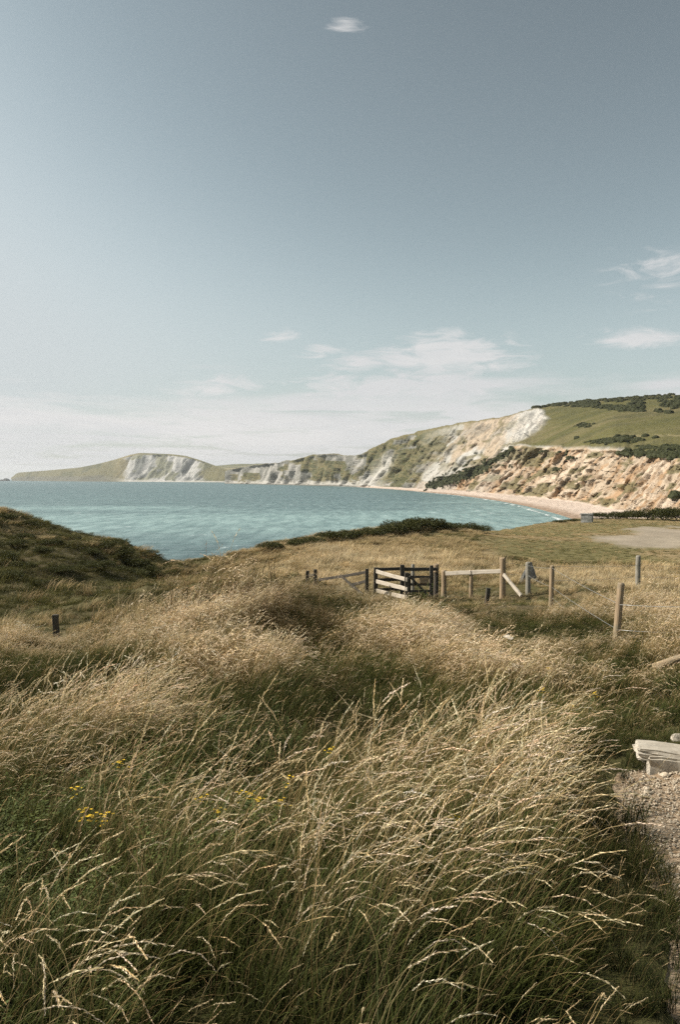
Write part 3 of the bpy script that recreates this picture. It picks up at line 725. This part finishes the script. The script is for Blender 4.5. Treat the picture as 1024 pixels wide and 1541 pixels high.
class Tuft:
    def __init__(s, seed): s.V, s.F, s.C = [], [], []; s.r = random.Random(seed)
    def ribbon(s, pts, w0, w1, c0, c1, side=None):
        """thin blade along pts"""
        n0 = len(s.V); n = len(pts)
        for i, p in enumerate(pts):
            t = i / (n - 1); d = (pts[min(i+1, n-1)] - pts[max(i-1, 0)]).normalized()
            sd = side if side is not None else Vector((-d.y, d.x, 0))
            if sd.length < .05: sd = Vector((1, 0, 0))
            sd = sd.normalized(); wd = w0 + (w1 - w0) * t
            tq = t * t; cc = [c0[k] + (c1[k] - c0[k]) * tq for k in range(3)]  # foot stays dark far up: shade among the blades put into the colour
            s.V += [p - sd * wd / 2, p + sd * wd / 2]; s.C += [cc, cc]
            if i: s.F.append((n0+2*i-2, n0+2*i-1, n0+2*i+1, n0+2*i))
    def curve(s, base, L, az, th0, bend, nseg, pw=1.5):
        p = base.copy(); pts = [p.copy()]
        for i in range(nseg):
            t = (i + .5) / nseg; th = th0 + bend * t ** pw
            p = p + Vector((math.sin(th) * math.cos(az), math.sin(th) * math.sin(az), math.cos(th))) * (L / nseg); pts.append(p.copy())
        return pts
    def leaf(s, p, d, up, L, W, c):
        sd = d.cross(up)
        if sd.length < 1e-3: sd = Vector((1, 0, 0))
        sd.normalize(); n0 = len(s.V)
        s.V += [p, p + d * L * .45 + sd * W / 2, p + d * L, p + d * L * .45 - sd * W / 2]
        s.C += [[x * .8 for x in c], c, c, c]; s.F.append((n0, n0+1, n0+2, n0+3))
    def blade(s, rad, L, w, c0, c1, azs=.6, th=(.05, .35), bend=(.4, 1.2), az0=0.0, nseg=5):
        r = s.r; a = r.uniform(0, 6.28); q_ = rad * math.sqrt(r.random())
        b = Vector((q_ * math.cos(a), q_ * math.sin(a), -.03)); az = az0 + r.gauss(0, azs)
        pts = s.curve(b, L * r.uniform(.65, 1.1), az, r.uniform(*th), r.uniform(*bend), nseg)
        s.ribbon(pts, w, w * .15, c0, c1, Vector((math.cos(a * 3), math.sin(a * 3), 0)))
    def stem(s, rad, L, c0, c1, ch, head=.16, hw=.018, azs=.35, th=(.0, .35), bend=(.9, 2.3), nsp=18, w=.0028, az0=0.0):
        r = s.r; a = r.uniform(0, 6.28); q_ = rad * math.sqrt(r.random())
        b = Vector((q_ * math.cos(a), q_ * math.sin(a), -.03)); az = az0 + r.gauss(0, azs); Lk = L * r.uniform(.7, 1.12)
        pts = s.curve(b, Lk, az, r.uniform(*th), r.uniform(*bend), 9, 2.4)
        s.ribbon(pts, w, w * .6, c0, c1, Vector((math.cos(a * 3), math.sin(a * 3), .2)))
        hl = head * r.uniform(.7, 1.25); n0 = 1 - hl / Lk
        for k in range(nsp):
            t = n0 + (1 - n0) * (k + r.random()) / nsp; f_ = t * 9; i = min(int(f_), 8); p = pts[i].lerp(pts[i+1], f_ - i)
            d = (pts[i+1] - pts[i]).normalized(); o = Vector((r.gauss(0, 1), r.gauss(0, 1), r.gauss(0, .8))); o = (o - d * o.dot(d)).normalized()
            u_ = (t - n0) / (1 - n0); k_ = .35 + .65 * math.sin(math.pi * min(1, .15 + u_ * .85))
            dd = (d + o * r.uniform(.12, .48) + Vector((0, 0, -.10))).normalized(); m_ = r.uniform(.8, 1.15)
            s.leaf(p, dd, o, hw * 1.5 * k_ * r.uniform(.8, 1.4), hw * .36, [x * m_ for x in ch])
    def mesh(s, name, mat):
        me = raw_mesh(name, np.array([tuple(v) for v in s.V]), np.array(s.F), mat); setcol(me, 'col', np.array(s.C)); return me

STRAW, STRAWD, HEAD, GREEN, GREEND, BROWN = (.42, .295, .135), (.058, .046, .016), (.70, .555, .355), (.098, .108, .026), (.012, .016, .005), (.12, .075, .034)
def jit(c, r, k=.2):
    f_ = 1 + r.uniform(-k, k); return [c[0] * f_, c[1] * f_ * r.uniform(.95, 1.05), c[2] * f_ * r.uniform(.9, 1.1)]
def straw_near(seed):
    t = Tuft(seed); r = t.r
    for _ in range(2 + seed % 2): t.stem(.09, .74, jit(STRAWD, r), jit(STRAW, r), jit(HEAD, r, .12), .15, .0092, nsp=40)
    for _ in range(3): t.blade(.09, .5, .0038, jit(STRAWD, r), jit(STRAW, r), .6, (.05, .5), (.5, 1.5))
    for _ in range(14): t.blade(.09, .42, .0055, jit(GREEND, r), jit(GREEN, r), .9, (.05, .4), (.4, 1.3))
    return t.mesh('straw', M['grass'])
def green_near(seed):
    t = Tuft(seed); r = t.r
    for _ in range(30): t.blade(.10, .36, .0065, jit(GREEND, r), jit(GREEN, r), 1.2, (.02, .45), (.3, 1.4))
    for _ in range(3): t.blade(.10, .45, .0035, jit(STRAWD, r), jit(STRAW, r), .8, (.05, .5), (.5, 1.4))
    if seed % 2: t.stem(.08, .68, jit(STRAWD, r), jit(STRAW, r), jit(HEAD, r, .12), .12, .010, nsp=28)
    return t.mesh('green', M['grass'])
def straw_mid(seed):
    t = Tuft(seed); r = t.r
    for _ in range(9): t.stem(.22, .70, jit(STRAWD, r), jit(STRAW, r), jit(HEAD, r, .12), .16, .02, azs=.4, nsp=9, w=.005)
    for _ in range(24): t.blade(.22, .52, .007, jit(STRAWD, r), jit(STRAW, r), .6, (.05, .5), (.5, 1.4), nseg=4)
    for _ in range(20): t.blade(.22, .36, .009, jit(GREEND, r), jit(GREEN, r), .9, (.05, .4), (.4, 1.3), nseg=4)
    return t.mesh('straw', M['grass'])
def green_mid(seed):
    t = Tuft(seed); r = t.r
    for _ in range(55): t.blade(.22, .40, .010, jit(GREEND, r), jit(GREEN, r), 1.2, (.02, .5), (.3, 1.3), nseg=4)
    for _ in range(6): t.blade(.22, .45, .007, jit(STRAWD, r), jit(STRAW, r), .7, (.05, .5), (.5, 1.4), nseg=4)
    for _ in range(1): t.stem(.2, .66, jit(STRAWD, r), jit(STRAW, r), jit(HEAD, r, .12), .15, .018, nsp=8, w=.005)
    return t.mesh('green', M['grass'])
def brown_mid(seed):
    t = Tuft(seed); r = t.r
    for _ in range(26): t.blade(.22, .60, .008, jit(GREEND, r), jit(BROWN, r), .7, (.03, .4), (.3, 1.2), nseg=4)
    for _ in range(26): t.blade(.22, .45, .009, jit(GREEND, r), jit(GREEN, r), .9, (.03, .4), (.3, 1.2), nseg=4)
    for _ in range(8): t.stem(.2, .72, jit(STRAWD, r), jit(BROWN, r), jit((.34, .26, .15), r), .15, .016, nsp=8, w=.005)
    return t.mesh('brown', M['grass'])
def far_tuft(seed, c0, c1, h=.5):
    t = Tuft(seed); r = t.r
    for _ in range(60): t.blade(.5, h, .022, jit(c0, r), jit(c1, r), .6, (.1, .6), (.5, 1.3), nseg=3)
    return t.mesh('far', M['grass'])
def herb(seed):
    t = Tuft(seed); r = t.r
    for _ in range(9):
        a = r.uniform(0, 6.28); b = Vector((.10 * math.cos(a), .10 * math.sin(a), -.03)); h = r.uniform(.25, .5)
        pts = t.curve(b, h, r.uniform(0, 6.28), r.uniform(.05, .3), r.uniform(.1, .5), 5)
        t.ribbon(pts, .005, .003, GREEND, GREEN)
        for k in range(16):
            f_ = r.uniform(.25, 1) * 5; i = min(int(f_), 4); p = pts[i].lerp(pts[i+1], f_ - i); az = r.uniform(0, 6.28)
            t.leaf(p, Vector((math.cos(az), math.sin(az), r.uniform(-.2, .6))).normalized(), Vector((0, 0, 1)), r.uniform(.018, .038), r.uniform(.008, .014), jit((.105, .125, .04), r, .35))
    return t.mesh('herb', M['grass'])

PROTO = ([straw_near(k) for k in range(5)] + [green_near(20 + k) for k in range(4)] + [herb(40 + k) for k in range(3)]          # 0-4, 5-8, 9-11
         + [straw_mid(60 + k) for k in range(4)] + [green_mid(80 + k) for k in range(4)] + [brown_mid(100 + k) for k in range(3)]  # 12-15, 16-19, 20-22
         + [far_tuft(120 + k, (.24, .175, .08), (.55, .43, .245), .55) for k in range(3)] + [far_tuft(130 + k, (.05, .05, .016), (.17, .155, .05), .32) for k in range(3)])  # 23-25, 26-28
# where the pale drifts and the darker green lie (pixel x, y, radii, weight)
DRIFT = [(740,1165,185,64,1.5),(650,1250,150,55,.5),(880,1110,60,40,.6),(620,950,85,38,1.2),(690,985,50,30,.5),(330,985,85,34,1.1),(170,1075,90,42,1.2),(70,1110,80,30,.5),
 (230,925,120,24,.7),(330,900,90,22,.7),(60,950,70,22,.5),(500,872,80,20,.7),(600,835,190,24,.9),(880,866,110,13,.8),(985,900,60,32,.6),(80,1460,130,80,1.4),(20,1400,60,40,.6),(420,1310,140,60,.6),
 (560,1390,160,80,.5),(230,1290,110,40,.4),(740,1340,100,80,.5),(520,1500,180,45,.8),(500,1140,60,30,.4),(800,1010,90,40,.45),
 (440,925,70,40,-.9),(420,1060,120,45,-1.0),(540,1010,70,35,-.6),(915,1340,70,170,-2.0),(800,1480,160,70,-.9),(290,1440,100,55,-.8),(110,1285,110,32,-.5),(925,1020,65,28,-.45),
 (800,935,80,25,-.2),(700,915,70,12,-.4),(40,1110,28,16,-.8),(440,1190,70,24,-.5),(330,1170,60,22,-.4),(860,835,170,12,-1.0),(70,1020,110,30,-.8),(290,1060,60,25,-.5),(600,1080,80,28,-.5),(1000,1080,50,35,-.2),(960,1055,60,35,.5),(880,965,70,20,.6),(1000,965,45,25,.6),(960,1015,50,20,.3),(250,1110,50,30,-.3),(120,880,150,45,-.6),(60,830,120,50,-.7),(180,850,80,30,-.6),(60,790,90,25,-.5)]
BROWNS = [(440,925,85,50,1.0),(300,930,110,25,.5),(480,1010,80,30,.6),(140,1170,120,35,.5),(560,1060,90,35,.5),(350,1120,100,30,.4)]
LOW = [(800,935,140,40,1.0),(940,985,120,55,.75),(505,888,70,22,.9),(620,890,110,22,1.0),(720,890,120,22,1.0),(900,880,160,25,.8),(560,880,60,20,.8),(85,955,60,25,.9),(1000,1090,70,60,.8)]
def fieldv(L, px, py):
    v = 0
    for a, b, rx, ry, k in L: v = v + k * np.exp(-(((px - a) / rx) ** 2 + ((py - b) / ry) ** 2))
    return v
def scatter(n, y0, y1, pw):
    y = y0 + (y1 - y0) * rng.random(n) ** pw; x = (rng.random(n) * 2 - 1) * (.50 * y + 3.0)
    return x, y
def lay(name, n, y0, y1, pw, kinds, hs, label, cat):
    x, y = scatter(n, y0, y1, pw); keep = ~on_path(x, y, -.02)
    x, y = x[keep], y[keep]; z = ground(x, y); px, py = proj(x, y, z + .35)
    s = 1.6 * fieldv(DRIFT, px, py) + (fbm(x / 1.8, y / 1.8, 141, 3) - .5) * 2.4 + (fbm(x / .45, y / .45, 143, 2) - .5) * 1.9
    b = fieldv(BROWNS, px, py) + (fbm(x / 2.2, y / 2.2, 145, 3) - .5) * 1.2
    hb = fbm(x / 1.1, y / 1.1, 147, 3) + .22 * np.exp(-(((px - 420) / 110) ** 2 + ((py - 1060) / 45) ** 2))
    u_ = rng.random(len(x)); ks, kg, kb, kh = kinds
    pick = lambda rr_: rr_[0] + (rng.random(len(x)) * (rr_[1] - rr_[0])).astype(int)
    ps_ = 1 / (1 + np.exp(-(s * 3.0 - np.interp(y, [4, 9, 25, 35], [2.5, 2.4, 1.4, .4]))))
    idx = np.where(u_ < ps_, pick(ks), pick(kg))
    if kb: idx = np.where((b > .40 + .35 * rng.random(len(x))) & (rng.random(len(x)) < .6), pick(kb), idx)
    if kh: idx = np.where((hb > .64) & (rng.random(len(x)) < .5) & (s < .5), pick(kh), idx)
    sc_ = hs * (.75 + .5 * rng.random(len(x))) * (.92 + .26 * np.clip(s, -1, 1)) * (.8 + .4 * fbm(x / .8, y / .8, 149, 2))
    sc_ = np.where(y > 20, sc_ * np.exp(rng.normal(0, .35, len(x))) * (.55 + .9 * fbm(x / 1.7, y / 1.7, 155, 3)), sc_)
    sc_ = sc_ * np.interp(y, [1, 4.5], [.66, 1]); sc_ = np.where((y > 34) & (x < -8) & (s < -.1), sc_ * 1.4, sc_); sc_ = np.where((y > 44) & (x < -3), np.minimum(sc_, .5), sc_)
    edge_ = on_path(x, y, .25) & (y < 6.1); sc_ = np.where(edge_ & (x > path_left(y) + .6), sc_ * .45, sc_)
    sc_ = np.where((y > 5.0) & (y < 7.4) & (x > path_left(y) - .30), sc_ * .5, sc_)
    sc_ = sc_ * (1 - .55 * np.clip(fieldv(LOW, px, py), 0, 1))
    gap = path_left(y) - x
    sc_ = np.where((gap > 0) & (gap < .75) & (y > 4.3) & (y < 6.3), sc_ * np.interp(gap, [0, .75], [.38, .95]), sc_)
    sc_ = np.where((gap > 0) & (gap < .4) & (y <= 4.3), sc_ * .72, sc_)
    rot = np.stack([rng.normal(0, .12, len(x)), rng.normal(-.05, .22, len(x)), rng.normal(-.12, .50, len(x)) + (fbm(x / .9, y / .9, 153, 2) - .5) * 2.2 + (rng.random(len(x)) < .10) * rng.normal(0, 1.5, len(x))], -1)
    scl = np.stack([sc_, sc_, sc_ * (.85 + .3 * rng.random(len(x)))], -1)
    v = .82 + .36 * rng.random(len(x)) + .10 * np.clip(s, -1, 1) + .22 * sstep(.5, 1.4, s); wm = rng.normal(0, .04, len(x)); v = v * np.where(y > 20, .6 + .8 * fbm(x / 1.3, y / 1.3, 157, 3), 1)
    cr_ = .14 * sstep(.4, 1.3, s); tint = np.stack([v * (1 + wm), v * (1 + cr_ * .25), v * (1 - wm) * (1 + cr_), np.ones_like(v)], -1)
    return gn_scatter(name, PROTO, np.stack([x, y, z], -1), rot, scl, idx, tint, label, cat)
lay('tall_grass', 12800, .75, 7.5, .62, ((0, 5), (5, 9), None, (9, 12)), 1.0, 'tall windblown straw grass with feathery seed heads in the foreground', 'grass')
lay('rough_grass', 18500, 7.0, 21, .60, ((12, 16), (16, 20), (20, 23), (9, 12)), 1.0, 'rough windblown grass in pale and brown drifts on the slope', 'grass')
lay('hillside_grass', 26000, 20, 60, .62, ((23, 26), (26, 29), None, None), .55, 'bleached grass on the far slope around the fences', 'grass')

# short meadow grass behind the fences
x, y = scatter(26000, 48, 150, .8); z = ground(x, y); px, py = proj(x, y, z)
keep = (y < np.interp(px, COAST_P, COAST_Y) + 3) & (gravel_mask(x, y, z) < .35); x, y, z, px, py = (a[keep] for a in (x, y, z, px, py))
s = fieldv(DRIFT, px, py) + (fbm(x / 7, y / 4, 151, 3) - .5) * 2.0
idx = np.where(rng.random(len(x)) < 1 / (1 + np.exp(-s * 3)), 23, 26) + rng.integers(0, 3, len(x))
sc_ = np.where(px > 720, .30, .75) * (.7 + .6 * rng.random(len(x)))
v = .85 + .4 * rng.random(len(x))
gn_scatter('meadow_grass', PROTO, np.stack([x, y, z], -1), np.stack([x * 0, x * 0, rng.normal(-.1, .5, len(x))], -1), np.stack([sc_ * 1.6, sc_ * 1.6, sc_ * .9], -1), idx,
           np.stack([v, v, v, v * 0 + 1], -1), 'short meadow turf behind the fences around the gravel patch', 'grass')

# loose gravel on the path and on the meadow patch
peb = []
for k in range(6):
    me = rock_mesh(400 + k, 1, .8, .55, M['gravel'], 1); peb.append(me)
n_p = 9000; y = rng.uniform(1.2, 6.1, n_p); x = path_left(y) + rng.random(n_p) * 1.25
s = rng.uniform(.005, .016, n_p); z = ground(x, y) - .04 + s * .3
gn_scatter('path_gravel', peb, np.stack([x, y, z], -1), rng.uniform(-3, 3, (n_p, 3)) * np.array([.15, .15, 1]), np.stack([s, s, s], -1), rng.integers(0, 6, n_p), np.ones((n_p, 4)),
           'loose pale pebbles strewn over the footpath', 'gravel')

# ------------------------------------------------------------------ gorse and scrub
def bush_mesh(seed, n=2600, c=(.072, .074, .026)):
    t = Tuft(seed); r = t.r; lob = [(Vector((r.uniform(-.7, .7), r.uniform(-.6, .6), r.uniform(.15, .5))), r.uniform(.35, .62)) for _ in range(7)]
    for _ in range(n):
        ce, q_ = r.choice(lob); d = Vector((r.gauss(0, 1), r.gauss(0, 1), abs(r.gauss(0, .9)) - .1)).normalized()
        p = ce + d * q_ * (r.random() ** .25) * r.uniform(.85, 1.1)
        if p.z < -.05: continue
        dd = (d + Vector((r.gauss(0, .6), r.gauss(0, .6), r.gauss(.2, .6)))).normalized()
        t.leaf(p, dd, Vector((r.gauss(0, 1), r.gauss(0, 1), r.gauss(0, 1))), r.uniform(.08, .17), r.uniform(.03, .06), jit(c, r, .45))
    me = t.mesh('foliage', M['leaf']); return me
def stem_mesh(seed):
    r = random.Random(seed); V, F = [], []
    for k in range(5):
        a = r.uniform(0, 6.28); n0 = len(V); e = Vector((.55 * math.cos(a), .55 * math.sin(a), r.uniform(.4, .6)))
        for i in range(4):
            p = Vector((.05 * math.cos(a), .05 * math.sin(a), -.15)).lerp(e, i / 3); w_ = .05 * (1 - i / 4)
            V += [tuple(p + Vector((w_ * math.cos(b), w_ * math.sin(b), 0))) for b in (0, 2.1, 4.2)]
            if i:
                for j in range(3): F.append((n0+3*i-3+j, n0+3*i-3+(j+1) % 3, n0+3*i+(j+1) % 3, n0+3*i+j))
    return raw_mesh('stem', V, F, M['dark_wood'])
BUSH = [bush_mesh(500 + k) for k in range(5)]; STEM = [stem_mesh(520 + k) for k in range(5)]
bn = [0]
def bush(px, py, Y, w_, h_, label, group, rz=None):
    """py is where the bush meets the ground in the photograph's column; its foot is set on the ground"""
    k = bn[0]; bn[0] += 1; a = (px - CX) / FPX; x = a * Y; z = gz(x, Y)
    e = empty('gorse_bush', (x, Y, z)); e.rotation_euler.z = k * 2.4 if rz is None else rz
    tag(e, label, 'bush', group)
    for nm, me in (('foliage', BUSH[k % 5]), ('stem', STEM[k % 5])):
        o = obj(nm, me, e); o.scale = (w_, w_, h_)
# left hillock
for px_, Y, w_, h_ in ((5,53,.9,.6),(40,54,.7,.5),(110,53,.7,.5),(160,52,.9,.7),(180,51.5,1.0,.8),(200,51,1.0,.8),(218,50.5,.95,.75),(236,50,.8,.7),(-40,52,1.2,.8)):
    bush(px_, 0, Y, w_, h_, 'dark gorse bush on the seaward brow of the grassy hillock', 'gorse on the brow of the hillock')
for px_, Y, w_, h_ in ((20,47,.8,.5),(62,46,.7,.5),(125,46,.7,.45),(30,42,.8,.45),(90,42,.7,.45),(150,43.5,.8,.5),(185,46,.8,.55),(55,40,.8,.45),(5,44,.9,.5),(110,44,.8,.45),(75,49,.8,.5),(140,49,.8,.5),(35,50,.8,.5),(205,47.5,.8,.5),(10,39,.8,.4)):
    bush(px_, 0, Y, w_, h_, 'low gorse clump half sunk in the grass on the inland side of the hillock', 'gorse on the inland side of the hillock')
for px_, Y, w_, h_ in ((270,51,.7,.45),(300,52,.7,.4)):
    bush(px_, 0, Y, w_, h_, 'small low bush on the lip of the hollow above the sea', 'bushes on the lip of the hollow')
for px_, Y, w_, h_ in ((410,59,1.0,.7),(440,61,1.2,.8),(470,63,1.3,.8),(500,65,1.4,.9),(530,67,1.5,1.0),(560,70,1.6,1.1),(585,72,1.7,1.3),(610,74,1.8,1.4),(632,76,1.8,1.5),(655,77,1.8,1.5),(676,79,1.6,1.0),(700,82,1.6,1.0),(722,85,1.5,.9)):
    tall = h_ > 1.25
    bush(px_, 0, Y, w_, h_ * .9, 'tall dark gorse bush at the top of the grassy mound' if tall else ('dark gorse bush where the mound crest falls away to the meadow' if px_ > 660 else 'low dark gorse bush on the long rising edge of the mound'),
         'tall gorse on top of the mound' if tall else ('gorse on the falling end of the mound' if px_ > 660 else 'gorse on the rising edge of the mound'))
for px_, Y, w_, h_ in ((905,138,2.2,1.2),(930,137,2.4,1.5),(955,136,2.6,1.9),(980,134,2.8,2.0),(1003,132,2.6,2.1),(1025,130,3.0,2.4),(1060,128,3,2.4),(865,128,1.5,.5),(845,124,1.3,.4)):
    sm = h_ < 1
    bush(px_, 0, Y, w_, h_, 'low flat bush on the turf bank beside the concrete shelter' if sm else 'dark hedge bush behind the gravel patch below the sand cliff', 'low bushes beside the shelter' if sm else 'hedge behind the gravel patch')
for px_, Y, w_, h_, lb in ((468,33.5,.5,.6,'twiggy bush beside the two dark posts at the end of the broken fence'),(632,29.0,.45,.35,'dark bramble tangle at the foot of the swing gate'),(350,29,.9,.55,'dark low bush on the brown bank left of the broken fence')):
    bush(px_, 0, Y, w_, h_, lb, None)

# scrub on the hill and on the undercliff, too far to tell apart
Xg, Yg, Zg, PX, PY, Vg = BAY
bm = bmesh.new(); bmesh.ops.create_icosphere(bm, subdivisions=2, radius=1)
for v in bm.verts: v.co = v.co * (1 + random.uniform(-.25, .25)); v.co.z = max(v.co.z, -.3)
ball = bm_mesh(bm, 'scrub', M['leaf']); setcol(ball, 'col', np.array([[.048, .052, .022]] * len(ball.vertices)) * rng.uniform(.6, 1.5, (len(ball.vertices), 1)))
def top_at(px, py):
    i = np.argmin((PX - px) ** 2 + ((PY - py) * 2.2) ** 2 + 1e6 * (Vg > 3.05)); return Xg.flat[i], Yg.flat[i], Zg.flat[i]
pts, ss = [], []
def scrub_at(px, py, s):
    x, y, z = top_at(px, py); pts.append((x, y, z)); ss.append(s)
rs = random.Random(9)
for _ in range(1500):
    px = rs.uniform(800, 1120); top = float(np.interp(px, [800, 830, 870, 950, 1024, 1120], [612, 606, 602, 598, 593, 588])); bot = float(np.interp(px, [800, 830, 880, 930, 1024, 1120], [611, 611, 613, 619, 622, 622]))
    py = rs.uniform(top, bot)
    if fbm(np.array([px / 26]), np.array([py / 8]), 161, 3)[0] < .40: continue
    if 968 < px < 990 and py > 601: continue
    scrub_at(px, py, rs.uniform(1.3, 2.6))
for cx_, cy_, rx, ry, nn in ((880,640.5,11,3,26),(935,662,26,4,80),(905,665,22,3,46),(945,661,14,3,30),(975,674,14,2.5,24),(1005,676,18,3,40),(955,683,20,3,40),(1000,685,30,4,80),(868,659,4,1.5,6),(988,659,3,1.2,4),
                              (835,707,9,4,10),(860,690,8,3,6),(815,680,10,3,8),(848,683,8,4,6),(1018,745,9,6,16),(762,703,5,3,8)):
    for _ in range(nn): scrub_at(cx_ + rs.gauss(0, rx * .5), cy_ + rs.gauss(0, ry * .5), rs.uniform(.7, 1.6))
for _ in range(420):
    t = rs.random(); px = 640 + 135 * t; py = float(np.interp(px, [640, 680, 720, 760, 775], [733, 722, 706, 685, 676])) + rs.gauss(0, 1) * (2 + 4 * math.sin(math.pi * t))
    scrub_at(px, py, rs.uniform(.9, 2.2))
pts = np.array(pts); ss = np.array(ss)
gn_scatter('hill_scrub', [ball], pts, np.stack([ss * 0, ss * 0, rng.random(len(ss)) * 6.3], -1), np.stack([ss * 1.3, ss * 1.3, ss], -1), np.zeros(len(ss)), np.ones((len(ss), 4)), 'dark scrub and gorse scattered over the green hill and undercliff', 'scrub')

# ------------------------------------------------------------------ ragwort flowers in the grass
M['yellow'] = None
m, n = material('yellow_petal'); principled(n, (.72, .47, .035, 1), .7, .2); M['yellow'] = m
def ragwort(seed):
    t = Tuft(seed); r = t.r; fl = Tuft(seed + 1); tops = []
    for k in range(3):
        pts = t.curve(Vector((r.uniform(-.02, .02), r.uniform(-.02, .02), -.04)), r.uniform(.52, .66), r.uniform(-.6, .6), .05, r.uniform(.1, .35), 6)
        t.ribbon(pts, .006, .004, GREEND, (.10, .12, .04)); tops.append(pts[-1])
        for j in range(14):
            f_ = r.uniform(.2, .95) * 6; i = min(int(f_), 5); p = pts[i].lerp(pts[i+1], f_ - i); az = r.uniform(0, 6.28)
            t.leaf(p, Vector((math.cos(az), math.sin(az), .4)).normalized(), Vector((0, 0, 1)), r.uniform(.03, .06), .014, jit((.10, .13, .045), r))
    heads = []
    for tp in tops:
        for _ in range(4):
            f1 = Tuft(seed + len(heads) + 5); c = tp + Vector((r.gauss(0, .018), r.gauss(0, .018), r.uniform(0, .02)))
            for j in range(10):
                a = j * .628; f1.leaf(c, Vector((math.cos(a), math.sin(a), .15)).normalized(), Vector((0, 0, 1)), .012, .0065, (1, 1, 1))
            heads.append(f1.mesh('flower', M['yellow']))
    return t.mesh('stem', M['leaf']), heads
RAG = [ragwort(700 + 30 * k) for k in range(2)]
for k, (px_, py_, Y) in enumerate(((345,1193,4.9),(357,1196,4.95),(371,1206,4.8),(401,1213,4.7),(107,1232,4.5),(114,1259,4.3),(139,1252,4.35),(285,1201,4.9),(418,1170,5.3),(162,1148,5.6),(96,1190,5.0),(745,1191,4.9),(664,1264,4.2),
                                  (806,1038,8.6),(818,1006,10.2),(884,1044,8.4),(850,1062,7.8),(482,1128,6.2),(310,1245,4.4))):
    p = P(px_, py_, Y); g_ = gz(p.x, p.y); e = empty('ragwort', (p.x, p.y, g_)); st_m, hd = RAG[k % 2]
    kz = max(.5, (p.z - g_) / .60); o = obj('stem', st_m, e); o.scale = (1, 1, kz)
    for h_ in hd: o = obj('flower', h_, e); o.scale = (1, 1, kz)
    if Y > 7: tag(e, 'far small yellow ragwort among dry grass on the slope below the wire fence', 'flower', 'ragwort below the wire fence')
    elif px_ > 600: tag(e, 'yellow ragwort alone in the pale straw drift beside the path', 'flower', 'ragwort in the straw drift')
    elif px_ > 250: tag(e, 'yellow ragwort in a loose colony among dark green weeds', 'flower', 'ragwort colony among green weeds')
    else: tag(e, 'yellow ragwort in the shaded green grass left of the colony', 'flower', 'ragwort in the green grass')

# sea stacks off the headland
for k, (px_, w_, h_, lb) in enumerate(((9, 26, 15, 'larger dark rock standing in the sea off the headland tip'), (2, 14, 9, 'smaller dark rock beside the larger one off the headland tip'))):
    p = P(px_, 722.5, 5600); o = obj('sea_stack', rock_mesh(900 + k, w_, w_ * .8, h_ * 1.1, M['dark_concrete'], 3)); o.location = (p.x, p.y, h_ * .25); tag(o, lb, 'rock')

# ------------------------------------------------------------------ sea haze: one even box of air round everything
hx, hy0, hy1, hz0, hz1 = 26500, -300, 25400, -12, 210
V = [(x, y, z) for z in (hz0, hz1) for x, y in ((-hx, hy0), (hx, hy0), (hx, hy1), (-hx, hy1))]
me = raw_mesh('haze', V, [(3, 2, 1, 0), (4, 5, 6, 7), (0, 1, 5, 4), (1, 2, 6, 5), (2, 3, 7, 6), (3, 0, 4, 7)])
m = bpy.data.materials.new('haze'); m.use_nodes = True; n = N(m.node_tree)
pv = n.add('ShaderNodeVolumePrincipled', {'Color': (.90, .94, .97, 1), 'Density': 5e-5, 'Anisotropy': .25})
n.add('ShaderNodeOutputMaterial', {'Volume': pv.outputs[0]}); me.materials.append(m)
tag(obj('haze', me), 'thin pale sea haze hanging over the whole bay', 'haze', kind='stuff')
